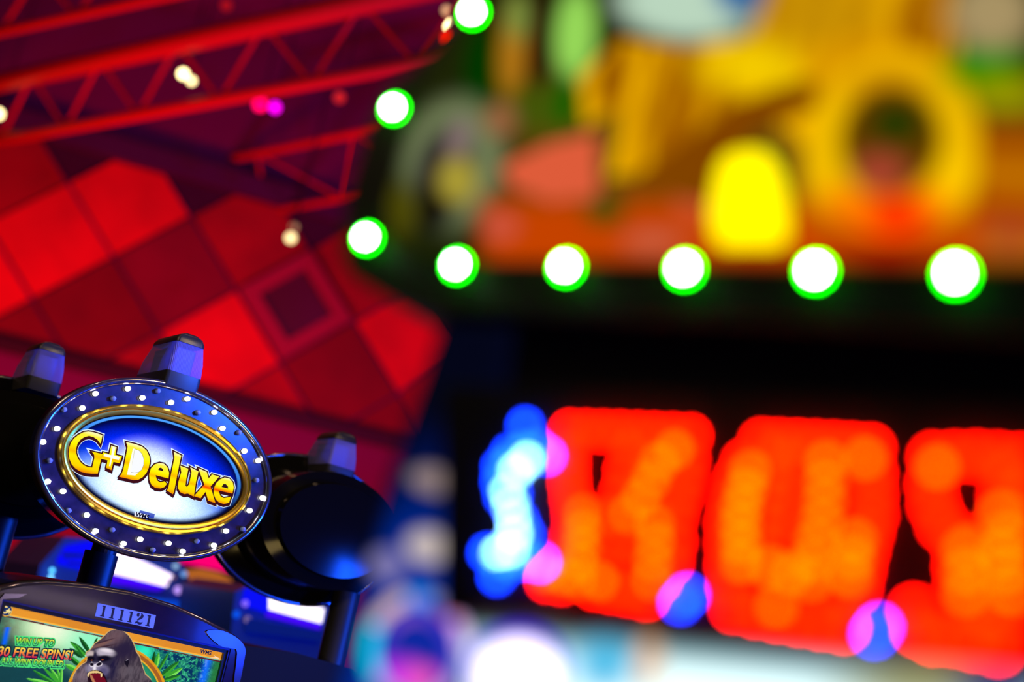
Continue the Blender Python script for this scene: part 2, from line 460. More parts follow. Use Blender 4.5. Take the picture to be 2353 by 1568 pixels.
stage_lamp(1030, 88, 9.4, 0.045, (1.0, 0.005, 0.0), 1.6, 'red spotlight below the bright one by the topmost green bulb')
stage_lamp(598, 240, 11.5, 0.055, (1.0, 0.0, 0.10), 2.6, 'pink spotlight under the long truss')
stage_lamp(632, 247, 12.1, 0.045, (1.0, 0.0, 0.9), 2.2, 'magenta spotlight under the long truss')
stage_lamp(780, 224, 11.5, 0.045, (1.0, 0.02, 0.03), 0.75, 'dim red spotlight under the right end of the long truss')
stage_lamp(520, 12, 11.0, 0.045, (1.0, 0.01, 0.03), 0.4, 'faint red spotlight above the thick truss chord')

# ================================================================== SHARP SLOT MACHINE
MP = Plane(at(350, 1079.5, 3.30), (math.cos(rad(33)), math.sin(rad(33)), 0))
def fit_ell(cx, cy, hw, hh, th):
    # semi-axes in the plane of an ellipse traced by its extents
    diff = (hw * hw - hh * hh) / math.cos(2 * th); sm = hw * hw + hh * hh
    A, B = math.sqrt((sm + diff) / 2), math.sqrt((sm - diff) / 2)
    P = [MP.st(cx + A * math.cos(t) * math.cos(th) - B * math.sin(t) * math.sin(th), cy + A * math.cos(t) * math.sin(th) + B * math.sin(t) * math.cos(th)) for t in np.linspace(0, 2 * math.pi, 90)]
    P = np.array(P)
    return (P[:, 0].max() - P[:, 0].min()) / 2, (P[:, 1].max() - P[:, 1].min()) / 2, (P[:, 0].max() + P[:, 0].min()) / 2, (P[:, 1].max() + P[:, 1].min()) / 2
ao, bo, cs_, ct_ = fit_ell(350, 1079.5, 274, 212, rad(16.2))
ag, bg, _, _ = fit_ell(355, 1080, 222, 150, rad(15.5))
ai, bi, _, _ = fit_ell(354, 1080, 203, 127, rad(15.5))
MP.o = MP.P(cs_, ct_)
print('ELL', ao, bo, cs_, ct_, ag, bg, ai, bi, 'centre z', MP.o.z)

FAC = Vector((MP.P(0, 0, -0.25).x, MP.P(0, 0, -0.25).y, 0))
slot = thing('slot_machine', 'black and violet slot machine with lit oval sign and gorilla screen, plate 111121', 'slot machine', FAC)

# topper: body, rim, ring panel, gold ring, lit sign
topper = None
bm = bmesh.new()
ell_loft(bm, MP, [(ao * 0.99, bo * 0.99, -0.012), (ao * 1.0, bo * 1.0, -0.03), (ao * 0.93, bo * 0.93, -0.055), (ao * 0.90, bo * 0.90, -0.10), (ao * 0.86, bo * 0.86, -0.22), (ao * 0.70, bo * 0.70, -0.235)], 128, caps=True)
topper = auto_smooth(bm_obj('topper', bm, slot, M['blackgloss']))
bm = bmesh.new()
R = []
n = 160
for k in range(10):
    ph = 2 * math.pi * k / 10
    R.append((0.0085 * math.cos(ph), 0.0085 * math.sin(ph)))
vv = [[bm.verts.new(MP.P((ao - 0.008 + r_[0]) * math.cos(2 * math.pi * i / n), (bo - 0.008 + r_[0]) * math.sin(2 * math.pi * i / n), 0.0 + r_[1])) for r_ in R] for i in range(n)]
for i in range(n):
    for k in range(10):
        bm.faces.new([vv[i][k], vv[(i + 1) % n][k], vv[(i + 1) % n][(k + 1) % 10], vv[i][(k + 1) % 10]])
rim = bm_obj('rim', bm, topper, M['bluechrome'], smooth=True)
bm = bmesh.new(); prism(bm, MP, ell(ao - 0.010, bo - 0.010, 128), -0.012, -0.003, [ell(ag - 0.004, bg - 0.004, 128)])
bm_obj('ring_panel', bm, topper, M['ringface'])
bm = bmesh.new()
ell_loft(bm, MP, [(ag, bg, -0.004), (ag - 0.001, bg - 0.001, 0.006), (ag - 0.006, bg - 0.006, 0.010), ((ag + ai) / 2 + 0.001, (bg + bi) / 2 + 0.001, 0.008), ((ag + ai) / 2, (bg + bi) / 2, 0.004),
                  ((ag + ai) / 2 - 0.002, (bg + bi) / 2 - 0.002, 0.008), (ai + 0.004, bi + 0.004, 0.0075), (ai - 0.001, bi - 0.001, 0.0035), (ai - 0.001, bi - 0.001, -0.003)], 160)
auto_smooth(bm_obj('gold_ring', bm, topper, M['gold']), 50)

def face_paint(X, Y, A, B):
    u, v = A / ai, B / bi
    r = np.sqrt(u * u + v * v)
    C = np.zeros(X.shape + (3,)) + SN(2, 6, 60)
    C = over(C, blob(X, Y, 350, 1015, 165, 80, 0.9, rad(14)), SN(0, 30, 235))
    C = over(C, blob(X, Y, 350, 1090, 175, 95, 0.8, rad(15)), SN(6, 50, 240))
    C = over(C, 0.55 * blob(X, Y, 345, 1030, 110, 55, 0.9, rad(20)), SN(90, 130, 255))
    C = over(C, blob(X, Y, 322, 1085, 66, 62, 0.8, rad(15)), SN(235, 248, 255) * 1.1)
    C = over(C, blob(X, Y, 318, 1042, 48, 36, 0.9, rad(15)), SN(200, 220, 255))
    C = over(C, 0.6 * blob(X, Y, 215, 1050, 60, 60, 0.9), SN(0, 30, 110))
    e_ = np.sqrt(u * u + (v + 0.22) ** 2); C = over(C, sstep(0.30, 0.85, e_), SN(0, 38, 245)); C = over(C, sstep(0.70, 1.12, e_), SN(2, 5, 52)); C = over(C, blob(X, Y, 335, 1140, 150, 56, 0.7, rad(20)), SN(60, 175, 255)); C = over(C, blob(X, Y, 335, 1138, 122, 46, 0.8, rad(20)), SN(240, 255, 255) * 1.15); C = over(C, 0.9 * blob(X, Y, 325, 1090, 66, 55, 0.8), SN(235, 250, 255)); C = over(C, sstep(0.86, 0.97, r), SN(3, 6, 52))
    nz = (vnoise(X, Y, 1.5, 3) - 0.5)
    C = C * (1 + 0.25 * nz[..., None])
    # dark notch under the lettering at the foot of the sign
    C = over(C, 0.9 * inpoly(X, Y, [(322, 1173), (356, 1182), (353, 1192), (318, 1184)]), SN(0, 40, 170))
    # thin pale line just inside the gold
    C = over(C, (sstep(0.925, 0.94, r) - sstep(0.965, 0.98, r)) * (v > -0.45) * np.clip(0.35 + v, 0, 1), SN(70, 150, 255))
    C = over(C, sstep(0.968, 0.985, r), SN(20, 10, 10))
    return C * 1.2
sign = paint_grid('sign_face', MP, -ai - 0.002, ai + 0.002, -bi - 0.002, bi + 0.002, 520, 330, face_paint, -0.001, topper, emit_attr('backlit sign print'), mask=lambda A, B: (A / (ai + 0.002)) ** 2 + (B / (bi + 0.002)) ** 2 < 1)

Z1 = lambda pts: MP.sts([(140 + x / 11.2, 970 + y / 11.2) for x, y in pts])
Z2 = lambda pts: MP.sts([(340 + x / 9.223, 1010 + y / 9.223) for x, y in pts])
G_ = smooth_loop([(1060, 345), (940, 300), (820, 265), (700, 248), (580, 265), (460, 330), (330, 425), (250, 535), (205, 680), (193, 820), (215, 960), (270, 1090), (370, 1200), (500, 1280), (640, 1320), (790, 1335), (940, 1335)], 1)
letters = [
    ('G', Z1, [[(1060, 345), (940, 300), (820, 265), (700, 248), (580, 265), (450, 330), (330, 425), (250, 535), (205, 680), (193, 820), (215, 960), (270, 1090), (370, 1200), (500, 1280), (640, 1320), (790, 1335), (940, 1335), (965, 1220), (1025, 960), (1060, 830), (785, 762), (850, 850), (855, 930), (800, 1175), (690, 1163), (590, 1120), (490, 1030), (420, 920), (385, 800), (385, 680), (420, 560), (500, 455), (600, 388), (720, 360), (830, 390), (930, 455), (1010, 560), (1030, 500)]]),
    ('+', Z1, [[(1290, 605), (1425, 655), (1392, 848), (1565, 893), (1500, 1062), (1340, 1030), (1292, 1243), (1158, 1182), (1195, 990), (1030, 950), (1078, 785), (1240, 828)]]),
    ('D', Z1, [[(1672, 520), (1900, 570), (2080, 635), (2200, 740), (2268, 890), (2282, 1020), (2252, 1180), (2190, 1320), (2090, 1430), (1980, 1490), (1860, 1500), (1700, 1460), (1495, 1415), (1560, 1330), (1605, 1200), (1680, 800), (1708, 640)],
               [(1890, 690), (2010, 735), (2090, 830), (2130, 960), (2125, 1110), (2080, 1230), (2000, 1295), (1890, 1315), (1785, 1295), (1805, 1180), (1860, 880)]]),
    ('e', Z2, [[(428, 832), (443, 710), (405, 590), (335, 518), (240, 500), (140, 530), (60, 610), (20, 740), (25, 860), (70, 970), (150, 1030), (260, 1042), (345, 1010), (395, 945), (345, 890), (250, 912), (185, 870), (155, 760)], [(210, 650), (230, 610), (270, 598), (308, 632), (322, 678)]]),
    ('l', Z2, [[(540, 262), (700, 345), (668, 480), (545, 1115), (520, 1165), (398, 1085), (430, 1010), (480, 760), (555, 390)]]),
    ('u', Z2, [[(680, 560), (850, 625), (805, 840), (788, 985), (820, 1012), (862, 960), (900, 800), (918, 700), (890, 590), (1062, 680), (1012, 900), (965, 1215), (840, 1150), (760, 1162), (680, 1122), (625, 1030), (640, 900), (700, 700)]]),
    ('x', Z2, [[(1062, 612), (1240, 692), (1280, 832), (1350, 745), (1502, 790), (1320, 1000), (1422, 1352), (1270, 1300), (1215, 1110), (1110, 1250), (970, 1205), (1190, 960), (1100, 720)]]),
    ('e', Z2, [[(1782, 1150), (1812, 1020), (1790, 910), (1720, 832), (1620, 810), (1520, 850), (1440, 930), (1390, 1040), (1385, 1160), (1430, 1270), (1500, 1340), (1600, 1372), (1710, 1345), (1752, 1215), (1680, 1232), (1600, 1245), (1530, 1205), (1485, 1085)], [(1552, 1010), (1590, 950), (1640, 945), (1690, 1000), (1692, 1045)]]),
]
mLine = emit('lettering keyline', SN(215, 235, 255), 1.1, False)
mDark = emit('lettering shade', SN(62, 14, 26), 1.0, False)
YEL = S(255, 250, 0)
axis = MP.v
L0 = root_loc(slot)
for ch, Z, loops in letters:
    P = [Z(l) for l in loops]
    tv = [p[1] for p in P[0]]; lo, hi = min(tv), max(tv)
    zo = (MP.o - L0).z + lo
    red = ch in 'xe' and P[0][0][0] > 0.05
    st = [(0.0, S(245, 130, 0)), (0.12, S(255, 215, 0)), (0.34, S(255, 235, 0)), (0.44, S(255, 70, 0) if red else S(255, 190, 0)), (0.50, S(255, 150, 0) if red else S(255, 215, 0)), (0.62, YEL), (0.9, S(255, 244, 60)), (1.0, S(255, 255, 190))]
    ink = emit_ramp('gold lettering ' + ch, (0, 0, 1), zo, hi - lo, st, 1.0)
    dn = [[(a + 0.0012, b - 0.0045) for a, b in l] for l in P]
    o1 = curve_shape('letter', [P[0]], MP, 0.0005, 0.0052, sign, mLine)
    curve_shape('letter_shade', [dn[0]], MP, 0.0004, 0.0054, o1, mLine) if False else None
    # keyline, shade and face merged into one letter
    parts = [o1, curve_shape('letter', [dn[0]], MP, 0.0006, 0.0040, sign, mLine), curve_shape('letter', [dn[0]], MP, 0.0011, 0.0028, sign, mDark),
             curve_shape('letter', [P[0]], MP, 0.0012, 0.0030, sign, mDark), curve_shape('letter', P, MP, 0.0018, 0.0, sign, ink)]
    if len(P) > 1:
        ctr = emit('letter counter', SN(250, 252, 255) if ch == 'D' else SN(45, 18, 30), 1.0, False)
        parts.append(curve_shape('letter', [P[1]], MP, 0.0015, -0.0006, sign, ctr))
    bmj = bmesh.new(); mats = []
    for q in parts:
        k0 = len(bmj.faces); bmj.from_mesh(q.data); bmj.faces.ensure_lookup_table()
        mats.append(q.data.materials[0])
        for f in bmj.faces[k0:]: f.material_index = len(mats) - 1
        me_ = q.data; bpy.data.objects.remove(q); bpy.data.meshes.remove(me_)
    me = bpy.data.meshes.new('letter'); bmj.to_mesh(me); bmj.free()
    lo_ = bpy.data.objects.new('letter', me); COL.objects.link(lo_); lo_.parent = topper
    for m_ in mats: me.materials.append(m_)
    if ch == '+':
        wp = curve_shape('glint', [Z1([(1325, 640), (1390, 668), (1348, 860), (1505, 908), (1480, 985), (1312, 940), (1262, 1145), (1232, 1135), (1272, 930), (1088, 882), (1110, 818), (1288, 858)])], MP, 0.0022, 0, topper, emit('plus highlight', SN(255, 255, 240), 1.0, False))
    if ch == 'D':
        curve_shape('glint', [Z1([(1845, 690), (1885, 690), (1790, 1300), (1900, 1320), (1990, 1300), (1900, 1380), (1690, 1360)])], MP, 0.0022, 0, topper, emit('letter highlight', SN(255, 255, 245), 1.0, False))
# maker's mark at the foot of the sign
mInk = emit('dark logo ink', SN(8, 6, 40), 1.0, False)
def wms(pl, px, py, size, d, parent, arrow_c, sl):
    o_ = pl.st(px, py, d)
    text_shape('logo', 'WMS', size, pl, o_, d + 0.0006, 0.0004, parent, mInk, stretch=(1.08, 1.0), slant=0.0)
    k = size
    arr = [(o_[0] + 1.55 * k, o_[1] - 0.30 * k), (o_[0] + 2.55 * k, o_[1] - 0.42 * k), (o_[0] + 1.95 * k, o_[1] + 0.22 * k), (o_[0] + 2.1 * k, o_[1] - 0.22 * k)]
    curve_shape('logo_arrow', [arr], pl, d + 0.0004, 0, parent, emit('logo arrow ink', arrow_c, 1.0, False))
curve_shape('logo_backing', [MP.sts([(309, 1176), (340, 1184), (340, 1190), (330, 1190), (309, 1187)])], MP, 0.0003, 0, topper, emit('logo backing', SN(230, 235, 255), 1.0, False))
wms(MP, 310.5, 1186, 0.0135, 0.0002, topper, SN(30, 80, 230), 0)

# LEDs around the sign
mLedOn = emit('led lit', (1.0, 1.0, 1.0), 5.0)
mLedBody = pbr('led clear body', (0.25, 0.35, 0.9), 0.15, 0, 0.6)
mSock = pbr('led socket', (0.004, 0.003, 0.006), 0.5)
on = [(802, 414), (601, 445), (893, 471), (519, 534), (362, 663), (275, 746), (304, 992), (399, 1053), (547, 1201), (601, 1300), (775, 1379), (879, 1352), (1055, 1377), (1143, 1427), (1337, 1389), (1413, 1300), (1559, 1173), (1639, 1094), (1613, 862), (1527, 802), (1391, 661), (1340, 561), (1172, 478), (1071, 500)]
off = [(989, 428), (711, 476), (405, 544), (316, 862), (433, 1173), (705, 1292), (957, 1418), (1231, 1363), (1517, 1288), (1601, 984), (1494, 687), (1238, 563)]
def led_mesh(lit):
    bm = bmesh.new(); pl0 = Plane((0, 0, 0), MP.h)
    ell_loft(bm, pl0, [(0.0072, 0.0072, -0.002), (0.0072, 0.0072, 0.0015), (0.0050, 0.0050, 0.0016)], 16, caps=True, mi=0)
    r = 0.0056
    ell_loft(bm, pl0, [(r, r, 0.001), (r, r, 0.010), (r * 0.86, r * 0.86, 0.0128), (r * 0.5, r * 0.5, 0.0148), (r * 0.1, r * 0.1, 0.0154)], 16, caps=True, mi=1)
    bmesh.ops.recalc_face_normals(bm, faces=bm.faces)
    me = bpy.data.meshes.new('led'); bm.to_mesh(me); bm.free()
    me.materials.append(mSock); me.materials.append(mLedOn if lit else mLedBody)
    for p in me.polygons: p.use_smooth = p.material_index == 1
    return me
for lit, lst in ((True, on), (False, off)):
    me = led_mesh(lit)
    for x, y in lst:
        a, b = MP.st(x / 2.703, 740 + y / 2.703, 0.011)
        o = bpy.data.objects.new('led', me); COL.objects.link(o); o.parent = topper; o.location = MP.P(a, b, -0.003) - L0
        o['label'] = 'lit white led' if lit else 'unlit blue led'

# post that carries the topper
def post(parent, px, py_top, py_bot, depth, r, name='post'):
    c0, c1 = at(px, py_bot, depth), at(px, py_top, depth)
    z0 = c0.z; z1 = c1.z
    bm = bmesh.new(); tube(bm, [Vector((c0.x, c0.y, z0)), Vector((c0.x, c0.y, z1))], r, 32)
    o = auto_smooth(bm_obj(name, bm, parent, M['satin']), 50)
    return o, Vector((c0.x, c0.y, z1))
dpost = (MP.P(0, 0, -0.12) - CAM).dot(fw) - 0.02
po, ptop = post(slot, 208, 1265, 1365, dpost, 0.040)
bm = bmesh.new(); tube(bm, [ptop + Vector((0.004, 0, -0.012)), ptop + Vector((0.004, 0, 0.10))], 0.030, 24); bm_obj('collar', bm, po, M['satin'], smooth=False)

# beacon lamp on top of the topper
mCap = pbr('beacon cap', (0.02, 0.018, 0.02), 0.35)
def lens_mat():
    m = bpy.data.materials.new('ribbed beacon lens'); m.use_nodes = True; nt = m.node_tree
    b = nt.nodes['Principled BSDF']; out = nt.nodes['Material Output']
    b.inputs['Base Color'].default_value = (0.36, 0.36, 0.92, 1); b.inputs['Roughness'].default_value = 0.22
    tr = nt.nodes.new('ShaderNodeBsdfTransparent'); tr.inputs[0].default_value = (0.70, 0.68, 0.97, 1)
    tl = nt.nodes.new('ShaderNodeBsdfTranslucent'); tl.inputs[0].default_value = (0.42, 0.42, 0.95, 1)
    m1 = nt.nodes.new('ShaderNodeMixShader'); m1.inputs[0].default_value = 0.4
    m2 = nt.nodes.new('ShaderNodeMixShader'); m2.inputs[0].default_value = 0.5
    wv = nt.nodes.new('ShaderNodeTexWave'); tc = nt.nodes.new('ShaderNodeTexCoord'); mp = nt.nodes.new('ShaderNodeMapping')
    wv.inputs['Scale'].default_value = 90; mp.inputs['Rotation'].default_value = (0, 0, rad(-33))
    bp = nt.nodes.new('ShaderNodeBump'); bp.inputs['Strength'].default_value = 0.5; bp.inputs['Distance'].default_value = 0.002
    nt.links.new(tc.outputs['Object'], mp.inputs[0]); nt.links.new(mp.outputs[0], wv.inputs[0]); nt.links.new(wv.outputs['Fac'], bp.inputs['Height'])
    nt.links.new(bp.outputs[0], b.inputs['Normal'])
    nt.links.new(b.outputs[0], m1.inputs[1]); nt.links.new(tl.outputs[0], m1.inputs[2])
    nt.links.new(m1.outputs[0], m2.inputs[1]); nt.links.new(tr.outputs[0], m2.inputs[2])
    nt.links.new(m2.outputs[0], out.inputs[0])
    return m
M['lens'] = lens_mat()
def loft_rect(bm, pl, levels, c, mi=0):
    """stack of rounded rectangles: (half width, d front, d back, t)"""
    rings = []
    for hw, d1, d0, t in levels:
        r = min(hw, abs(d1 - d0) / 2) * 0.22
        pts = []
        for (sx, dd, a0) in ((1, d1, 0), (-1, d1, 90), (-1, d0, 180), (1, d0, 270)):
            cx = c + sx * (hw - r); cdp = dd - r if dd == d1 else dd + r
            for q in (0, 30, 60, 90):
                an = rad(a0 + q); pts.append((cx + r * math.cos(an), cdp + r * math.sin(an)))
        rings.append([bm.verts.new(pl.P(a, t, d)) for a, d in pts])
    m = len(rings[0])
    for k in range(len(rings) - 1):
        for i in range(m):
            f = bm.faces.new([rings[k][i], rings[k][(i + 1) % m], rings[k + 1][(i + 1) % m], rings[k + 1][i]]); f.material_index = mi
    bm.faces.new(rings[0]); bm.faces.new(rings[-1])
def beacon(parent, pl, c, t, d1, d0, k=1.0):
    """lamp with its base at plane height t, front at d1, back at d0"""
    bm = bmesh.new(); loft_rect(bm, pl, [(0.044 * k, d1 - 0.002, d0 - 0.002, t - 0.018 * k), (0.0445 * k, d1, d0, t), (0.0445 * k, d1, d0, t + 0.016 * k)], c)
    base = auto_smooth(bm_obj('beacon', bm, parent, M['satin']), 40)
    bm = bmesh.new(); loft_rect(bm, pl, [(0.0445 * k, d1 - 0.001, d0 + 0.001, t + 0.0165 * k), (0.0425 * k, d1 - 0.005, d0 + 0.010, t + 0.050 * k), (0.0355 * k, d1 - 0.014, d0 + 0.034, t + 0.091 * k)], c)
    auto_smooth(bm_obj('lens', bm, base, M['lens']), 40)
    bm = bmesh.new(); loft_rect(bm, pl, [(0.026 * k, d1 - 0.030, d0 + 0.034, t + 0.017 * k), (0.026 * k, d1 - 0.030, d0 + 0.034, t + 0.080 * k)], c)
    bm_obj('reflector', bm, base, pbr('lamp reflector', (0.25, 0.25, 0.6), 0.4, 0.3))
    bm = bmesh.new(); loft_rect(bm, pl, [(0.0365 * k, d1 - 0.012, d0 + 0.032, t + 0.0915 * k), (0.0355 * k, d1 - 0.013, d0 + 0.034, t + 0.099 * k), (0.029 * k, d1 - 0.016, d0 + 0.044, t + 0.110 * k), (0.014 * k, d1 - 0.022, d0 + 0.058, t + 0.117 * k)], c)
    auto_smooth(bm_obj('cap', bm, base, mCap), 50)
    return base
lc = MP.st(421, 876, 0.012)
beacon(slot, MP, lc[0], lc[1], 0.012, -0.195)

# cabinet: arched fascia, chrome frame, bezel, screen
CP = Plane(MP.P(0, 0, 0.02), MP.h)
arch_px = [(-45, 1392), (-25, 1362), (0, 1347), (50, 1337), (110, 1334), (200, 1341), (300, 1358), (400, 1389), (470, 1420), (525, 1449), (552, 1468), (566, 1490), (566, 1512), (553, 1575)]
arch = CP.sts(arch_px)
rx = arch[-1][0]; lx = arch[0][0]
scr_tl, scr_tr = CP.st(12, 1380), CP.st(528, 1493)
zf = -CP.o.z                                # plane height of the floor
sl = CP.st(12, 1380)[0]; sr = CP.st(530, 1500)[0]; stp = (scr_tl[1] + scr_tr[1]) / 2; sb = stp - 0.36
print('screen', sl, sr, stp, 'tl', scr_tl, 'tr', scr_tr)
out = [(lx, arch[0][1])] + arch[1:-1] + [(rx, arch[-2][1] - 0.03)]
outline = [(lx, zf + 0.02)] + out + [(rx, zf + 0.02)]
hole = [(sl, stp), (sr, stp), (sr, sb), (sl, sb)]
HL = CP.st(4, 1377)
hole = [HL, CP.st(529, 1492), (CP.st(529, 1492)[0], sb), (HL[0], sb)]
bm = bmesh.new(); prism(bm, CP, outline, -0.50, -0.02)
bm_obj('cabinet', bm, slot, M['black'])
inner = [(a, b) for a, b in arch]
cx_ = (lx + rx) / 2
def shrink(pts, e):
    n_ = len(pts); r_ = []
    for i in range(n_):
        p0, p1, p2 = Vector(pts[i - 1]), Vector(pts[i]), Vector(pts[(i + 1) % n_])
        e1, e2 = (p1 - p0).normalized(), (p2 - p1).normalized()
        nn = Vector((-(e1 + e2).y, (e1 + e2).x)).normalized()
        c_ = max(0.4, math.sqrt(max(0.01, (1 + e1.dot(e2)) / 2)))
        r_.append(tuple(p1 - nn * (e / c_)))
    return r_
upper = [(lx, sb - 0.03)] + out + [(rx, sb - 0.03)]
if sum((upper[i][0] * upper[(i + 1) % len(upper)][1] - upper[(i + 1) % len(upper)][0] * upper[i][1]) for i in range(len(upper))) > 0: sgn = -1
else: sgn = 1
sh = [shrink(upper, sgn * e) for e in (0.0, 0.004, 0.010)]
bm = bmesh.new()
N_ = len(upper)
lv = [(sh[0], -0.05), (sh[0], -0.006), (sh[1], 0.002), (sh[2], 0.005)]
rg = [[bm.verts.new(CP.P(a, b, d)) for a, b in pts] for pts, d in lv]
for k in range(3):
    for i in range(N_):
        bm.faces.new([rg[k][i], rg[k][(i + 1) % N_], rg[k + 1][(i + 1) % N_], rg[k + 1][i]])
auto_smooth(bm_obj('frame', bm, slot, M['bluechrome']), 60)
prism_in = [p for p in sh[2]]
slab('fascia', CP, prism_in, -0.02, 0.0048, slot, M['fascia'], holes=[hole])
# right-hand chrome corner over the fascia
corner = CP.sts([(470, 1452), (500, 1448), (528, 1458), (550, 1474), (560, 1492), (558, 1512), (545, 1575), (533, 1575), (541, 1500), (529, 1490), (500, 1483)])
bm = bmesh.new(); prism(bm, CP, smooth_loop(corner, 3), 0.004, 0.010); auto_smooth(bm_obj('corner_trim', bm, slot, M['bluechrome']), 40)
lcor = CP.sts([(3, 1377), (-40, 1590), (-52, 1590), (-12, 1400), (-6, 1380), (8, 1364), (60, 1365), (40, 1374)])
bm = bmesh.new(); prism(bm, CP, lcor, 0.004, 0.010); auto_smooth(bm_obj('corner_trim', bm, slot, M['bluechrome']), 40)
# area lights added out of view across the aisle, mirrored in the lacquer
def across(px, py, dist, energy, color, size, sy):
    A = CP.P(*CP.st(px, py)); c_ = (CAM - A).normalized(); d_ = CP.n * (2 * CP.n.dot(c_)) - c_
    o = light('fascia_reflex_light', 'AREA', A + d_ * dist, A, energy, color, size)
    o.data.shape = 'RECTANGLE'; o.data.size_y = sy
across(508, 1464, 2.2, 1.5, (0.008, 0.055, 1.0), 0.20, 0.10)
across(120, 1376, 2.2, 0.22, (1.0, 0.75, 0.85), 0.42, 0.05)
# inner bezel
def inset(q, e): return [(q[0][0] + e, q[0][1] - e), (q[1][0] - e, q[1][1] - e), (q[2][0] - e, q[2][1] + e), (q[3][0] + e, q[3][1] + e)]
slab('bezel', CP, hole, -0.015, 0.002, slot, pbr('bezel blue', (0.02, 0.03, 0.22), 0.2, 0.3), holes=[inset(hole, 0.004)])
slab('bezel_step', CP, inset(hole, 0.004), -0.018, -0.002, slot, M['black'], holes=[inset(hole, 0.012)])

def screen_paint(X, Y, A, B):
    zx, zy = (X - 160) * 9.804, (Y - 1430) * 9.804          # tracing frame of the animal
    def P(pts): return inpoly(zx, zy, pts)
    nz = fbm(X, Y, 14, 5); n2 = fbm(X, Y, 6, 11); n3 = fbm(X, Y, 4, 21)
    C = np.zeros(X.shape + (3,)) + SN(20, 60, 70)
    C = over(C, blob(X, Y, 60, 1435, 70, 60, 0.9), SN(60, 175, 140))
    C = over(C, blob(X, Y, 20, 1470, 40, 90, 0.7) * (0.4 + 0.9 * nz), SN(25, 60, 60))
    C = over(C, blob(X, Y, 130, 1455, 80, 38, 0.9, rad(12)), SN(215, 250, 190))
    C = over(C, blob(X, Y, 130, 1450, 48, 22, 0.9, rad(12)), SN(250, 250, 220))
    C = over(C, blob(X, Y, 210, 1480, 60, 50, 0.9), SN(150, 250, 200))
    C = over(C, blob(X, Y, 60, 1550, 90, 35, 0.8) * (0.5 + 0.6 * nz), SN(22, 70, 80))
    C = over(C, blob(X, Y, 335, 1500, 30, 25, 0.8), SN(50, 240, 190))
    rt = sstep(330, 372, X + 14 * (nz - 0.5) + 0.25 * (Y - 1500))
    jun = over(np.zeros(X.shape + (3,)) + SN(8, 50, 95), sstep(0.45, 0.62, nz), SN(20, 110, 110))
    jun = over(jun, sstep(0.55, 0.66, n2), SN(40, 150, 110)); jun = over(jun, sstep(0.60, 0.70, n3) * 0.8, SN(70, 200, 150))
    C = over(C, rt, jun)
    C = over(C, blob(X, Y, 500, 1560, 22, 60, 0.6, rad(10)) * 0.9, SN(40, 120, 55))
    wf = np.exp(-((X - (478 - (Y - 1520) * 0.28)) / 9.0) ** 2)
    C = over(C, wf * (Y > 1505), SN(20, 110, 250)); C = over(C, 0.5 * np.exp(-((X - (474 - (Y - 1520) * 0.28)) / 3.5) ** 2) * (n2 > 0.5), SN(120, 170, 255))
    wl = np.exp(-((X - (14 - (Y - 1460) * 0.22)) / 5.5) ** 2) * (Y > 1442) * (Y < 1482)
    C = over(C, wl, SN(10, 100, 255))
    # foliage
    def leaf(x0, y0, x1, y1, w, c1, c2):
        nonlocal C
        L = math.hypot(x1 - x0, y1 - y0); ux, uy = (x1 - x0) / L, (y1 - y0) / L
        t = ((X - x0) * ux + (Y - y0) * uy) / L; q = -(X - x0) * uy + (Y - y0) * ux
        wid = w * np.sqrt(np.clip(t, 0, 1)) * np.clip(1 - t, 0, 1) ** 0.7 * 2.0
        m = (np.abs(q) < wid) & (t > 0) & (t < 1)
        C = over(C, m, c1); C = over(C, m & (q > 0.15 * wid), c2)
    d1, d2, l1, l2 = SN(15, 70, 30), SN(30, 105, 40), SN(60, 165, 50), SN(125, 225, 90)
    leaf(206, 1500, 182, 1464, 6, d1, d2); leaf(198, 1505, 161, 1475, 7, l1, d2); leaf(190, 1512, 160, 1490, 6, d1, d2)
    leaf(216, 1482, 224, 1466, 3, d1, d2); leaf(184, 1530, 158, 1508, 7, d1, l1); leaf(176, 1540, 150, 1528, 7, l1, l2); leaf(195, 1512, 172, 1480, 4, d2, l1)
    leaf(140, 1575, 100, 1535, 5, l1, l1); leaf(142, 1575, 115, 1535, 5, l1, l2); leaf(142, 1575, 130, 1532, 4, l1, l2); leaf(140, 1575, 142, 1530, 4, l1, l2); leaf(138, 1580, 60, 1560, 6, l1, l2); leaf(138, 1580, 75, 1540, 5, d2, l1)
    leaf(352, 1545, 355, 1498, 6, d1, d2); leaf(358, 1535, 365, 1500, 6, l1, l2); leaf(362, 1545, 388, 1500, 4, d2, l1)
    leaf(370, 1555, 412, 1520, 7, d2, l1); leaf(378, 1560, 420, 1535, 7, l1, l2); leaf(375, 1565, 415, 1552, 6, d2, l1)
    # gold ring behind the animal
    rr = np.sqrt(((X - 268) / 118.0) ** 2 + ((Y - 1612) / 128.0) ** 2)
    C = over(C, rr < 0.86, SN(10, 50, 45)); C = over(C, (rr < 0.86) * blob(X, Y, 335, 1560, 22, 45, 0.7, rad(-25)), SN(40, 150, 110))
    C = over(C, (rr > 0.86) & (rr < 1.0), SN(165, 95, 40)); C = over(C, (rr > 0.955) & (rr < 1.0), SN(225, 155, 30)); C = over(C, (rr > 0.86) & (rr < 0.885), SN(240, 180, 40))
    # gold bar along the top
    s1 = (1496 - 1392) / (518 - 26.0); v = Y - (1392 + (X - 26) * s1)                       # px below the bar's top edge
    bar = (v > -3) & (v < 30)
    C = over(C, (v > -20) & (v < 0), SN(30, 8, 20)); C = over(C, (v > -3.0) & (v < -1), SN(90, 25, 30))
    C = over(C, (v > -1.2) & (v < 0.8), SN(100, 150, 170))
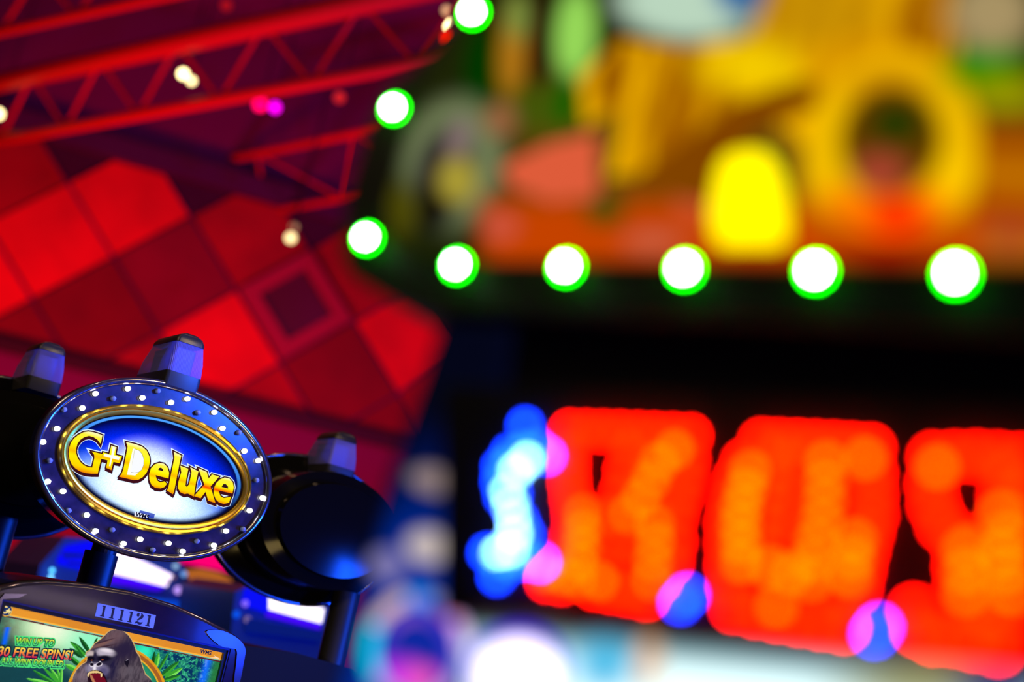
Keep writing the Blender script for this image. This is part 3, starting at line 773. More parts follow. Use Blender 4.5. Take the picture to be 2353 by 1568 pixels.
    C = over(C, (v >= 0.8) & (v < 25), SN(222, 138, 45)); C = over(C, ((v >= 0.8) & (v < 25)) * (0.5 + 0.5 * np.sin(X / 38.0)) * 0.5, SN(245, 165, 50))
    C = over(C, (v >= 0.8) & (v < 4), SN(255, 190, 50)); C = over(C, (v >= 4) & (v < 5), SN(190, 110, 40))
    C = over(C, (v >= 21) & (v < 24), SN(255, 180, 60)); C = over(C, (v >= 24) & (v < 26), SN(110, 190, 170)); C = over(C, (v >= 26) & (v < 29), SN(95, 30, 40))
    # round badge with G+ at the left end
    bx, by = 14, 1402
    rb = np.hypot(X - bx, Y - by)
    C = over(C, rb < 15, SN(235, 185, 80)); C = over(C, rb < 13, SN(20, 50, 110)); C = over(C, (np.hypot(X - 12, Y - 1402) < 8.5) & (np.hypot(X - 12, Y - 1402) > 5.2) & ~((X > 13) & (Y < 1402) & (Y > 1397)), SN(245, 215, 130))
    C = over(C, (np.abs(Y - 1405 - (X - 20) * .2) < 1.4) & (np.abs(X - 20) < 6) | (np.abs(X - 21) < 1.4) & (np.abs(Y - 1405) < 6), SN(245, 225, 150))
    # the gorilla
    body = [(60, 1500), (75, 1240), (160, 1080), (280, 960), (380, 900), (400, 800), (365, 740), (390, 680), (470, 630), (560, 500), (720, 380), (880, 220), (980, 175), (1060, 180), (1130, 172), (1230, 220), (1330, 310), (1400, 420), (1450, 520), (1490, 660), (1570, 780), (1610, 900), (1640, 1020), (1700, 1180), (1800, 1270), (1900, 1400), (1950, 1600), (60, 1600)]
    gb = P(body)
    hair = fbm(zx * 0.6 + zy * 0.15, zy * 0.18, 28, 31)
    fur = over(np.zeros(X.shape + (3,)) + SN(62, 50, 62), sstep(0.35, 0.7, hair), SN(98, 82, 92))
    fur = over(fur, blob(zx, zy, 1250, 620, 260, 330, 0.8, rad(70)), SN(42, 32, 62))
    fur = over(fur, 0.8 * blob(zx, zy, 1000, 340, 260, 140, 0.9, rad(-30)), SN(112, 84, 92))
    fur = over(fur, 0.8 * blob(zx, zy, 950, 1050, 160, 330, 0.7), SN(24, 20, 62))
    fur = over(fur, 0.6 * blob(zx, zy, 1420, 1150, 260, 220, 0.9) * hair * 1.6, SN(92, 84, 96))
    fur = over(fur, 0.7 * blob(zx, zy, 280, 1180, 180, 220, 0.8) * hair * 1.6, SN(128, 108, 122))
    C = over(C, gb, fur)
    edge = P([(x + (14 if x > 1000 else -12), y - 14) for x, y in body]) & ~gb
    C = over(C, edge & (zy < 1300), SN(214, 176, 110))
    # brow creases
    C = over(C, gb * blob(zx, zy, 720, 500, 230, 42, 0.6, rad(-22)), SN(125, 88, 84)); C = over(C, gb * blob(zx, zy, 760, 440, 240, 16, 0.6, rad(-16)), SN(62, 40, 56)); C = over(C, gb * blob(zx, zy, 760, 560, 250, 18, 0.6, rad(-12)), SN(58, 36, 50))
    # face
    C = over(C, gb * P([(390, 760), (470, 640), (620, 590), (900, 570), (1000, 660), (1020, 800), (930, 950), (870, 1060), (880, 1250), (800, 1360), (420, 1360), (380, 1100)]), SN(46, 40, 66))
    C = over(C, gb * blob(zx, zy, 455, 720, 95, 66, 0.45, rad(-20)), SN(196, 178, 176)); C = over(C, gb * blob(zx, zy, 800, 690, 205, 92, 0.45, rad(6)), SN(188, 176, 192))
    C = over(C, gb * blob(zx, zy, 830, 640, 130, 40, 0.7, rad(8)), SN(232, 220, 230))
    C = over(C, gb * blob(zx, zy, 575, 760, 34, 100, 0.6), SN(40, 34, 60))
    C = over(C, gb * blob(zx, zy, 480, 820, 90, 62, 0.4, rad(10)), SN(16, 12, 28)); C = over(C, gb * blob(zx, zy, 770, 820, 165, 72, 0.4, rad(-6)), SN(14, 10, 30))
    C = over(C, gb * blob(zx, zy, 740, 850, 26, 16, 0.5), SN(150, 70, 30)); C = over(C, gb * blob(zx, zy, 498, 862, 18, 12, 0.5), SN(140, 70, 30))
    C = over(C, gb * blob(zx, zy, 610, 1060, 250, 130, 0.35, rad(5)), SN(142, 132, 160)); C = over(C, gb * blob(zx, zy, 760, 1110, 110, 110, 0.7), SN(88, 80, 120))
    C = over(C, P([(435, 960), (500, 895), (560, 960), (690, 880), (750, 950), (700, 1000), (600, 1010), (570, 1030), (560, 1080), (540, 1020), (470, 1010)]), SN(226, 216, 230))
    C = over(C, blob(zx, zy, 500, 955, 46, 40, 0.25), SN(22, 14, 34)); C = over(C, blob(zx, zy, 665, 948, 66, 38, 0.25, rad(-25)), SN(22, 14, 34))
    C = over(C, blob(zx, zy, 560, 1045, 36, 40, 0.6), SN(236, 228, 236))
    # mouth
    C = over(C, P([(405, 1150), (480, 1095), (600, 1080), (720, 1110), (800, 1220), (860, 1370), (420, 1370), (400, 1250)]), SN(34, 10, 26))
    C = over(C, P([(470, 1165), (600, 1150), (700, 1180), (790, 1270), (840, 1400), (540, 1400), (480, 1250)]), SN(112, 14, 34))
    C = over(C, P([(445, 1120), (520, 1100), (620, 1100), (700, 1130), (735, 1180), (740, 1150), (700, 1160), (600, 1150), (500, 1155), (450, 1165)]), SN(232, 196, 130))
    C = over(C, P([(410, 1145), (450, 1140), (445, 1190), (415, 1248), (398, 1200)]), SN(240, 208, 150)); C = over(C, P([(690, 1155), (742, 1160), (735, 1215), (712, 1250), (698, 1210)]), SN(240, 208, 150))
    C = over(C, P([(450, 1170), (500, 1200), (585, 1360), (520, 1360), (470, 1260)]), SN(190, 120, 84))
    # ear
    C = over(C, P([(1230, 880), (1270, 840), (1330, 850), (1340, 920), (1300, 1030), (1250, 950)]), SN(24, 18, 34)); C = over(C, P([(1260, 865), (1310, 830), (1325, 850), (1290, 870)]), SN(140, 130, 150))
    return C * (0.96 + 0.08 * vnoise(X, Y, 1.2, 9))[..., None]
sq = inset(hole, 0.012)
xr = CP.st(514, 1508, -0.012)[0]; xl = CP.st(-6, 1405, -0.012)[0]
ytop = CP.st(20, 1386, -0.012)[1] + 0.012
screen = paint_grid('screen', CP, sq[3][0] - 0.002, xr, -0.46 + stp, stp - 0.004, 640, 420, screen_paint, -0.012, slot, emit_attr('lit screen picture'))
slab('screen_border', CP, [(xr, stp - 0.004), (sq[1][0] + 0.002, stp - 0.004), (sq[1][0] + 0.002, sb), (xr, sb)], -0.02, -0.0115, slot, M['blackgloss'])

# lettering on the screen
def scr_line(txt, px, py, px2, hpx, d, stops, halo, rim_c, rim=0.0022):
    a, b = CP.st(px, py, d); a2, b2 = CP.st(px2, py + (px2 - px) * 0.055, d)
    size = hpx / F * 3.32 / 0.70
    cu = bpy.data.curves.new('probe', 'FONT'); cu.body = txt; cu.size = size
    tmp = bpy.data.objects.new('probe', cu); COL.objects.link(tmp); bpy.context.evaluated_depsgraph_get().update()
    wd_ = tmp.dimensions.x; bpy.data.objects.remove(tmp); bpy.data.curves.remove(cu)
    kx = (a2 - a) / wd_; slope = (b2 - b) / (a2 - a) * kx
    z0 = (CP.P(a, b) - L0).z
    ax = Vector((0, 0, 1)) - CP.h * ((b2 - b) / (a2 - a))
    off_ = ax.dot(CP.P(a, b, d) - L0)
    ink = emit_ramp('screen ink', tuple(ax), off_, hpx / F * 3.32, stops, 1.0)
    if halo: text_shape('lettering', txt, size, CP, (a, b), d + 0.0002, rim * 2.1, screen, emit('halo ink', SN(80, 240, 130), 0.9, False), stretch=(kx, 1), slope=slope)
    text_shape('lettering', txt, size, CP, (a, b), d + 0.0006, rim, screen, emit('rim ink', rim_c, 1.0, False), stretch=(kx, 1), slope=slope)
    text_shape('lettering', txt, size, CP, (a, b), d + 0.0011, 0.0004, screen, ink, stretch=(kx, 1), slope=slope)
gr = [(0.0, S(80, 225, 140)), (0.45, S(110, 225, 60)), (1.0, S(250, 240, 80))]
rd = [(0.0, S(215, 10, 80)), (0.45, S(250, 130, 60)), (1.0, S(255, 240, 80))]
scr_line('WIN UP TO', 34, 1481, 122, 14, -0.0115, gr, True, SN(14, 22, 70))
scr_line('ALL WINS DOUBLED.', 1, 1526.5, 146, 14, -0.0115, gr, True, SN(14, 22, 70))
scr_line('30 FREE SPINS!', -8, 1507, 161, 19.5, -0.0105, rd, False, SN(16, 24, 66), 0.0032)
a_, b_ = CP.st(459, 1501, -0.0118)
text_shape('logo', 'WMS', 0.0125, CP, (a_, b_), -0.0110, 0.0003, screen, emit('logo ink', SN(18, 30, 80), 1, False), stretch=(1.0, 1.0))
curve_shape('logo_arrow', [CP.sts([(480, 1512), (505, 1514), (490, 1506), (496, 1511)], -0.0118)], CP, -0.0112, 0, screen, emit('logo arrow', SN(250, 225, 190), 1, False))

# number plate
Z5 = lambda pts: CP.sts([(200 + x / 13.07, 1370 + y / 13.07) for x, y in pts], 0.006)
plate = slab('number_plate', CP, Z5([(325, 215), (2070, 580), (1990, 985), (240, 610)]), 0.0049, 0.0060, slot, pbr('plate white', (0.26, 0.44, 0.98), 0.5))
mNum = pbr('plate digits', (0.006, 0.005, 0.03), 0.5)
one = [(455, 318), (470, 292), (567, 300), (556, 345), (500, 590), (524, 612), (518, 632), (385, 604), (392, 580), (440, 578), (495, 335)]
for dx, dy in ((0, 0), (271, 61), (543, 118), (815, 176), (1357, 288)):
    slab('digit', CP, Z5([(x + dx, y + dy) for x, y in one]), 0.0060, 0.0064, plate, mNum)
bm = bmesh.new()
for l in ([(1490, 580), (1510, 530), (1560, 508), (1600, 514), (1572, 556), (1580, 592), (1550, 622), (1510, 616)], [(1610, 515), (1670, 540), (1702, 600), (1680, 660), (1600, 712), (1510, 742), (1498, 727), (1570, 655), (1622, 600), (1636, 550)], [(1428, 822), (1460, 765), (1510, 758), (1570, 790), (1630, 800), (1672, 778), (1640, 842), (1590, 866), (1540, 852), (1490, 812), (1440, 832)]):
    prism(bm, CP, Z5(l), 0.0060, 0.0064)
bm_obj('digit', bm, plate, mNum)

# ================================================================== THE BACK-TO-BACK NEIGHBOURS (seen from behind)
def back_machine(label, px, py, depth, lamp_px, post_a=0.0):
    c = at(px, py, depth)
    pl = Plane(c, MP.h)
    root = thing('slot_machine', label, 'slot machine', (c.x - MP.n.x * 0.1, c.y - MP.n.y * 0.1, 0), None)
    bm = bmesh.new()
    ell_loft(bm, pl, [(ao * 0.96, bo * 0.96, -0.05), (ao, bo, -0.04), (ao, bo, -0.012), (ao * 0.97, bo * 0.97, 0.0), (ao * 0.80, bo * 0.82, 0.02), (ao * 0.78, bo * 0.80, 0.06), (ao * 0.74, bo * 0.76, 0.17), (ao * 0.62, bo * 0.62, 0.185), (ao * 0.60, bo * 0.60, 0.20), (ao * 0.2, bo * 0.2, 0.205)], 128, caps=True)
    tp = auto_smooth(bm_obj('topper', bm, root, M['drum']), 30)
    bm = bmesh.new(); tube(bm, [pl.P((ao - 0.002) * math.cos(t), (bo - 0.002) * math.sin(t), -0.005) for t in np.linspace(0, 2 * math.pi, 120, endpoint=False)], 0.006, 8, closed=True)
    bm_obj('rim', bm, tp, M['bluechrome'], smooth=True)
    l = pl.st(lamp_px[0], lamp_px[1], 0.10)
    beacon(root, pl, l[0], l[1], 0.135, -0.03)
    # cabinet below
    zf_ = -pl.o.z
    top = -bo - 0.13
    bm = bmesh.new(); prism(bm, pl, smooth_loop([(-0.30, zf_ + 0.02), (-0.30, top - 0.08), (-0.18, top - 0.01), (0.0, top), (0.18, top - 0.01), (0.30, top - 0.08), (0.30, zf_ + 0.02)], 1), -0.25, 0.13)
    bm_obj('cabinet', bm, root, pbr('matt cabinet', (0.008, 0.008, 0.01), 0.7, 0, 0.2))
    pp = pl.P(post_a, 0, 0.09)
    bm = bmesh.new(); tube(bm, [Vector((pp.x, pp.y, pl.o.z + top - 0.02)), Vector((pp.x, pp.y, pl.o.z - bo * 0.70))], 0.04, 28)
    auto_smooth(bm_obj('post', bm, root, M['satin']), 50)
    return root
back_machine('black slot machine seen from behind at the left edge, beacon beside the oval sign', 5, 1050, 3.72, (92, 888), 0.02)
back_machine('black slot machine seen from behind, its round drum right of the oval sign', 700, 1218, 4.02, (770, 1088), 0.13)

# ================================================================== MACHINES FAR BEHIND
mFar = pbr('far cabinet blue', (0.03, 0.08, 0.45), 0.35)
def far_plane(px, py, depth): return Plane(at(px, py, depth), (math.cos(rad(35)), math.sin(rad(35)), 0))
FP = far_plane(280, 1320, 6.0)
fz = -FP.o.z
far1 = thing('slot_machine', 'distant blue slot machine with glowing white display below the oval sign', 'slot machine', FP.P(0, fz, -0.2))
bodyp = FP.sts([(70, 1420), (92, 1300), (150, 1235), (340, 1245), (415, 1290), (442, 1345), (432, 1440)])
bodyp = [(bodyp[0][0], fz + 0.02)] + bodyp + [(bodyp[-1][0], fz + 0.02)]
slab('cabinet', FP, bodyp, -0.5, 0.0, far1, mFar)
slab('display', FP, FP.sts([(240, 1262), (300, 1279), (392, 1322), (378, 1348), (240, 1314)]), 0.0, 0.02, far1, emit('white display', SN(245, 225, 255), 1.9))
slab('display', FP, FP.sts([(240, 1314), (378, 1348), (360, 1358), (240, 1338)]), 0.0, 0.02, far1, emit('violet display', SN(70, 5, 255), 1.0))
dsp = slab('display', FP, FP.sts([(128, 1290), (150, 1254), (225, 1240), (225, 1318), (134, 1298)]), 0.0, 0.02, far1, emit('blue display', SN(10, 10, 255), 1.0))
for q in ([(143, 1272), (200, 1275), (200, 1281), (146, 1281)], [(150, 1290), (200, 1296), (200, 1301), (160, 1296)]):
    slab('slot', FP, FP.sts(q, 0.021), 0.02, 0.026, dsp, M['black'])
slab('ledge', FP, FP.sts([(240, 1362), (430, 1385), (425, 1420), (240, 1420)]), 0.0, 0.05, far1, emit('blue lit ledge', SN(5, 75, 225), 0.9))
def bulbs(root, pl, lst):
    for x, y, r, c, s in lst:
        a, b = pl.st(x, y, 0.03)
        bm = bmesh.new(); ball(bm, pl.P(a, b, 0.02), r / F * (pl.o - CAM).dot(fw), 14, 10)
        bm_obj('bulb', bm, root, emit('bulb glow', c, s), smooth=True)
bulbs(far1, FP, [(386, 1336, 5, SN(190, 140, 150), 1.1), (401, 1328, 5, SN(130, 90, 110), 0.9), (412, 1357, 9, SN(190, 150, 245), 1.3), (406, 1302, 7, SN(150, 190, 230), 1.0), (425, 1320, 7, SN(120, 170, 240), 1.0), (122, 1312, 5, SN(90, 200, 255), 2.5), (119, 1328, 5, SN(120, 210, 255), 2.5)])
FQ = far_plane(650, 1400, 5.6); fq = -FQ.o.z
far2 = thing('slot_machine', 'distant blue slot machine with white strip display under the black drum', 'slot machine', FQ.P(0, fq, -0.2))
b2 = FQ.sts([(530, 1460), (540, 1360), (575, 1345), (760, 1385), (755, 1470)])
slab('cabinet', FQ, [(b2[0][0], fq + 0.02)] + b2 + [(b2[-1][0], fq + 0.02)], -0.5, 0.0, far2, mFar)
slab('display', FQ, FQ.sts([(612, 1368), (740, 1398), (733, 1432), (612, 1400)]), 0.0, 0.02, far2, emit('white display', SN(250, 240, 255), 1.8))
slab('display', FQ, FQ.sts([(612, 1400), (733, 1432), (730, 1447), (610, 1417)]), 0.0, 0.02, far2, emit('violet strip', SN(70, 10, 255), 1.0))
slab('display', FQ, FQ.sts([(552, 1390), (562, 1352), (612, 1368), (612, 1410)]), 0.0, 0.02, far2, emit('blue panel', SN(10, 15, 250), 1.0))
slab('ledge', FQ, FQ.sts([(560, 1420), (730, 1452), (728, 1472), (560, 1450)]), 0.0, 0.04, far2, emit('blue ledge', SN(10, 30, 130), 0.8))
bulbs(far2, FQ, [(546, 1413, 9, SN(10, 80, 230), 1.0), (572, 1425, 8, SN(130, 110, 170), 0.9), (566, 1388, 8, SN(130, 100, 255), 1.0)])
# pink lit wall sign, amber shade and brown pillar between them
KP = far_plane(470, 1300, 7.2); kz = -KP.o.z
pk = thing('light_box', 'pink glowing panel behind the black drum', 'sign', KP.P(0, kz, -0.1))
slab('housing', KP, [(KP.st(400, 1300)[0], kz + 0.02), (KP.st(400, 1300)[0], KP.st(430, 1225)[1]), (KP.st(560, 1330)[0], KP.st(430, 1225)[1]), (KP.st(560, 1330)[0], kz + 0.02)], -0.2, 0.0, pk, M['black'])
slab('panel', KP, KP.sts([(405, 1292), (425, 1225), (545, 1250), (535, 1318)]), 0.0, 0.01, pk, emit('pink panel', SN(255, 0, 115), 1.0))
SP = far_plane(490, 1320, 6.8); sz = -SP.o.z
lampo = thing('floor_lamp', 'amber shaded floor lamp beside the pink glowing panel', 'lamp', SP.P(0, sz, 0))
c0 = SP.P(*SP.st(480, 1322)); 
bm = bmesh.new(); prof = [(0.05, 0.02), (0.11, 0.0), (0.13, -0.05)]
vv = [[bm.verts.new(c0 + Vector((r * math.cos(t), r * math.sin(t), z))) for t in np.linspace(0, 2 * math.pi, 28, endpoint=False)] for r, z in prof]
for k in range(2):
    for i in range(28): bm.faces.new([vv[k][i], vv[k][(i + 1) % 28], vv[k + 1][(i + 1) % 28], vv[k + 1][i]])
bm.faces.new(vv[0]); bm.faces.new(vv[-1])
bm_obj('shade', bm, lampo, emit('amber shade', SN(175, 95, 35), 1.0), smooth=True)
bm = bmesh.new(); tube(bm, [Vector((c0.x, c0.y, 0.03)), c0 - Vector((0, 0, 0.05))], 0.018, 12); bm_obj('pole', bm, lampo, M['black'])
bm = bmesh.new(); tube(bm, [Vector((c0.x, c0.y, 0.0)), Vector((c0.x, c0.y, 0.03))], 0.14, 28); bm_obj('base', bm, lampo, M['black'])
QP = far_plane(510, 1400, 6.4); qz = -QP.o.z
q0, q1 = QP.st(452, 1400)[0], QP.st(535, 1400)[0]
pil = slab('column', QP, [(q0, qz), (q1, qz), (q1, QP.st(510, 1348)[1]), (q0, QP.st(500, 1352)[1])], -0.2, 0.0, None, pbr('brown stone', (0.10, 0.035, 0.03), 0.7, noise=0.5, nscale=8))
tag(pil, 'brown stone column between the two distant blue slot machines', 'column')

# ================================================================== THE NEAR MACHINE (out of focus)
NH = Vector((0.829, -0.559, 0))
NP = Plane(at(1058, 615, 1.13), NH)
nz_ = -NP.o.z
near = thing('slot_machine', 'tall near slot machine, out of focus, with green bulbs around its sign and red digits', 'slot machine', NP.P(0.25, nz_, -0.2))
mHouse = pbr('near housing', (0.009, 0.010, 0.008), 0.5)
mPanel = pbr('near panel', (0.016, 0.012, 0.016), 0.4)
top_out = NP.sts([(1075, -260), (1065, -40), (1045, 60), (990, 120), (880, 215), (845, 300), (805, 430), (780, 560), (800, 630), (880, 680), (985, 715), (1700, 735), (2353, 760)])
tr_ = top_out[-1]
xR = tr_[0] + 0.16
slab('sign_housing', NP, top_out[:-1] + [(xR, tr_[1] - 0.005), (xR, top_out[0][1] + 0.02)], -0.30, 0.0, near, mHouse)
# lower cabinet
lft = NP.sts([(1000, 722), (940, 900), (870, 1100), (810, 1300), (762, 1568)])
low_bot = lft[-1][0] - 0.005
slab('cabinet', NP, lft + [(low_bot, nz_ + 0.02), (xR - 0.01, nz_ + 0.02), (xR - 0.01, tr_[1] + 0.0)], -0.45, -0.012, near, mPanel)

def near_sign_paint(X, Y, A, B):
    C = np.zeros(X.shape + (3,)) + SN(28, 34, 6)
    C = over(C, sstep(1050, 1300, X) * sstep(80, 300, Y), SN(96, 70, 10))
    C = over(C, blob(X, Y, 1110, 200, 45, 150, 0.4), SN(0, 52, 0))
    # pale oval on the left
    C = over(C, blob(X, Y, 1040, 375, 112, 150, 0.25, rad(12)), SN(112, 124, 84))
    C = over(C, blob(X, Y, 1020, 400, 66, 112, 0.3, rad(14)), SN(44, 36, 40)); C = over(C, blob(X, Y, 990, 480, 40, 60, 0.5), SN(12, 8, 6))
    C = over(C, blob(X, Y, 1055, 320, 26, 50, 0.5, rad(15)), SN(130, 110, 108)); C = over(C, blob(X, Y, 1050, 415, 44, 52, 0.4), SN(168, 152, 52)); C = over(C, blob(X, Y, 920, 480, 40, 60, 0.6), SN(74, 70, 6))
    # upright strokes at the top
    C = over(C, blob(X, Y, 1178, 120, 34, 110, 0.4, rad(4)), SN(170, 112, 20)); C = over(C, blob(X, Y, 1190, 40, 28, 50, 0.6), SN(120, 140, 60))
    C = over(C, blob(X, Y, 1240, 90, 24, 115, 0.35, rad(5)), SN(40, 6, 4)); C = over(C, blob(X, Y, 1322, 80, 46, 105, 0.4, rad(4)), SN(150, 215, 88))
    C = over(C, blob(X, Y, 1250, 250, 80, 55, 0.6), SN(66, 84, 8)); C = over(C, blob(X, Y, 1300, 235, 24, 60, 0.5), SN(0, 92, 0))
    C = over(C, blob(X, Y, 1150, 275, 36, 36, 0.6), SN(150, 96, 60))
    # orange ground
    C = over(C, sstep(420, 500, Y) * sstep(1070, 1150, X), SN(196, 66, 0))
    C = over(C, inpoly(X, Y, [(1150, 385), (1260, 330), (1370, 305), (1375, 455), (1260, 462), (1180, 430)]) * 1.0, SN(222, 92, 58))
    C = over(C, blob(X, Y, 1150, 520, 38, 30, 0.6), SN(206, 84, 60)); C = over(C, blob(X, Y, 1390, 485, 45, 28, 0.6), SN(34, 74, 8)); C = over(C, blob(X, Y, 1590, 450, 38, 55, 0.6), SN(206, 82, 44)); C = over(C, blob(X, Y, 1500, 555, 60, 26, 0.7), SN(200, 92, 60))
    # gold lettering field
    gf = inpoly(X, Y, [(1330, 180), (1420, 90), (1560, 105), (1720, 85), (1790, -150), (2190, -150), (2200, 120), (2260, 330), (1840, 330), (1700, 230), (1520, 400), (1400, 405), (1425, 250), (1345, 290)])
    st = sstep(0.3, 0.75, fbm((X + 0.22 * Y) * 2.6, Y * 0.35, 95, 44))
    gold = over(np.zeros(X.shape + (3,)) + SN(158, 88, 0), st, SN(250, 184, 0)); gold = over(gold, blob(X, Y, 1740, 150, 120, 60, 0.8), SN(246, 204, 0)); gold = over(gold, blob(X, Y, 1870, 20, 150, 80, 0.9), SN(196, 140, 4))
    C = over(C, gf, gold)
    C = over(C, blob(X, Y, 1400, 170, 20, 70, 0.6, rad(20)), SN(120, 50, 0)); 
    C = over(C, inpoly(X, Y, [(1440, 420), (1560, 330), (1690, 235), (1900, 170), (1900, 240), (1740, 300), (1640, 420), (1620, 470)]) * 1.0, SN(128, 66, 0))
    C = over(C, inpoly(X, Y, [(1820, 120), (2050, 60), (2100, 120), (1890, 230)]) * 0.7, SN(220, 150, 0))
    # sky at the top
    C = over(C, blob(X, Y, 1570, 15, 150, 72, 0.35, rad(6)), SN(186, 214, 190)); C = over(C, blob(X, Y, 1700, -30, 60, 60, 0.5), SN(40, 100, 160))
    # bright yellow patch
    C = over(C, inpoly(X, Y, smooth_loop([(1650, 390), (1685, 350), (1765, 352), (1800, 425), (1812, 510), (1800, 560), (1720, 570), (1650, 560), (1632, 480)], 4)), SN(255, 255, 0) * np.array([1.5, 1.25, 0]))
    # big gold ring
    ro = blob(X, Y, 2050, 360, 205, 250, 0.04, rad(8)); C = over(C, ro, SN(240, 176, 0))
    C = over(C, ro * sstep(420, 560, Y), SN(176, 26, 0)); r1 = blob(X, Y, 2050, 345, 192, 205, 0.04, rad(8))
    C = over(C, r1, SN(240, 186, 0)); C = over(C, r1 * blob(X, Y, 2040, 210, 90, 60, 0.7), SN(206, 140, 4)); C = over(C, r1 * blob(X, Y, 2190, 440, 60, 90, 0.7), SN(255, 200, 0))
    C = over(C, r1 * blob(X, Y, 2060, 500, 110, 70, 0.7), SN(255, 46, 0)); C = over(C, r1 * blob(X, Y, 1930, 500, 55, 60, 0.8), SN(255, 120, 0))
    C = over(C, blob(X, Y, 2048, 322, 116, 124, 0.15, rad(12)), SN(96, 58, 0)); C = over(C, blob(X, Y, 2060, 283, 62, 48, 0.5), SN(34, 54, 2)); C = over(C, blob(X, Y, 2024, 395, 56, 44, 0.5), SN(168, 66, 44))
    # right margin
    rm = sstep(2240, 2262, X)
    C = over(C, rm * sstep(270, 300, Y), SN(186, 104, 0)); C = over(C, rm * np.exp(-((Y - 320) / 22.0) ** 2), SN(132, 44, 0)); C = over(C, rm * np.exp(-((Y - 480 + (X - 2300) * -0.1) / 20.0) ** 2), SN(160, 6, 0)); C = over(C, rm * blob(X, Y, 2320, 545, 70, 40, 0.7), SN(176, 74, 30))
    C = over(C, blob(X, Y, 2260, 150, 90, 45, 0.5, rad(-10)), SN(10, 136, 0)); C = over(C, blob(X, Y, 2310, 215, 90, 40, 0.6), SN(150, 150, 0)); C = over(C, blob(X, Y, 2280, 30, 95, 85, 0.4), SN(168, 146, 100))
    C = over(C, 1 - sstep(-240, -60, -np.abs(Y - 100) * 0 + Y), SN(60, 80, 60))
    # dark lower edge of the print
    C = over(C, sstep(590, 612, Y), SN(34, 22, 4))
    return C
gl = NP.sts([(1130, -300), (1100, 10), (1000, 140), (930, 300), (890, 470), (900, 560), (960, 598), (1200, 606), (2353, 622)])
glx = [p[0] for p in gl]; gly = [p[1] for p in gl]
gpoly = smooth_loop(gl[:-1] + [(xR - 0.03, gl[-1][1] - 0.002), (xR - 0.03, gl[0][1])], 1)
paint_grid('sign_glass', NP, min(glx), xR - 0.03, min(gly), max(gly), 300, 190, near_sign_paint, 0.002, near, emit_attr('backlit picture glass'), mask=lambda A, B: inpoly(A, B, gpoly))

# green bulbs
mGreen = emit('green bulb glass', (0.0, 1.0, 0.0), 34)
mTip = emit('bulb filament', (1.0, 1.0, 1.0), 110)
def bulb_meshes():
    bm = bmesh.new(); pl0 = Plane((0, 0, 0), NH); r = 0.0066
    ell_loft(bm, pl0, [(r * 1.15, r * 1.15, -0.002), (r * 1.15, r * 1.15, 0.002)], 20, caps=True)
    a = bpy.data.meshes.new('bulb'); bmesh.ops.recalc_face_normals(bm, faces=bm.faces); bm.to_mesh(a); bm.free(); a.materials.append(M['black'])
    bm = bmesh.new(); ell_loft(bm, pl0, [(r, r, 0.002), (r, r, 0.004), (r * 0.85, r * 0.85, 0.0052), (r * 0.6, r * 0.6, 0.0058)], 20, caps=True)
    b = bpy.data.meshes.new('glass'); bmesh.ops.recalc_face_normals(bm, faces=bm.faces); bm.to_mesh(b); bm.free(); b.materials.append(mGreen)
    bm = bmesh.new(); ball(bm, pl0.n * 0.0052, 0.0027, 14, 10)
    c = bpy.data.meshes.new('tip'); bm.to_mesh(c); bm.free(); c.materials.append(mTip)
    return a, b, c
ba, bb, bc = bulb_meshes()
LN = root_loc(near)
bp = [(1095, 37), (914, 256), (852, 553), (1058, 616), (1308, 620), (1580, 625), (1880, 630), (2201, 637)]
sts_ = NP.sts(bp)
stp_ = (sts_[7][0] - sts_[6][0])
sts_ += [(sts_[7][0] + stp_, sts_[7][1])]
for a, b in sts_:
    if a > xR - 0.02: continue
    o = bpy.data.objects.new('bulb', ba); COL.objects.link(o); o.parent = near; o.location = NP.P(a, b, 0.002) - LN
    for nm, me in (('glass', bb), ('filament', bc)):
        q = bpy.data.objects.new(nm, me); COL.objects.link(q); q.parent = o

# LED counter: dollar sign, digits, commas
mRed = emit('red led', (1.0, 0.0022, 0.0), 42)
mRedCore = emit('red led core glow', (1.0, 0.030, 0.0), 30)  # orange where red glow piles up, put in as extra beads
mBlueCore = emit('blue led core glow', (0.22, 0.62, 1.0), 26)  # pale core of overlapping blue glow, added as extra beads
mBlue = emit('blue led', (0.002, 0.028, 1.0), 34)
def dots_along(lines, pitch):
    out_ = []
    for l in lines:
        P = [Vector(NP.st(*p)) for p in l]
        tot = sum((P[i + 1] - P[i]).length for i in range(len(P) - 1)); n_ = max(1, round(tot / pitch))
        for k in range(n_ + 1):
            s = tot * k / n_
            for i in range(len(P) - 1):
                L_ = (P[i + 1] - P[i]).length
                if s <= L_ + 1e-9: q = P[i].lerp(P[i + 1], s / L_ if L_ else 0); break
                s -= L_
            if all((q - w).length > pitch * 0.55 for w in out_): out_.append(q)
    return out_
counter = slab('counter_panel', NP, NP.sts([(1010, 880), (2420, 935), (2440, 1560), (1000, 1410)]), -0.012, -0.006, near, pbr('counter panel', (0.018, 0.010, 0.012), 0.45))
def glyph(name, lines, mat, r, pitch, core=(), mat2=None):
    bm = bmesh.new()
    for q in dots_along(lines, pitch): ball(bm, NP.P(q.x, q.y, -0.004), r, 10, 6, 0.6, NP.n)
    bm.faces.ensure_lookup_table(); k0 = len(bm.faces)
    for q in dots_along(core, pitch): ball(bm, NP.P(q.x, q.y, -0.0035), r * 0.9, 10, 6, 0.6, NP.n)
    bm.faces.ensure_lookup_table()
    for f in bm.faces[k0:]: f.material_index = 1
    return bm_obj(name, bm, counter, *([mat, mat2] if mat2 else [mat]), smooth=True)
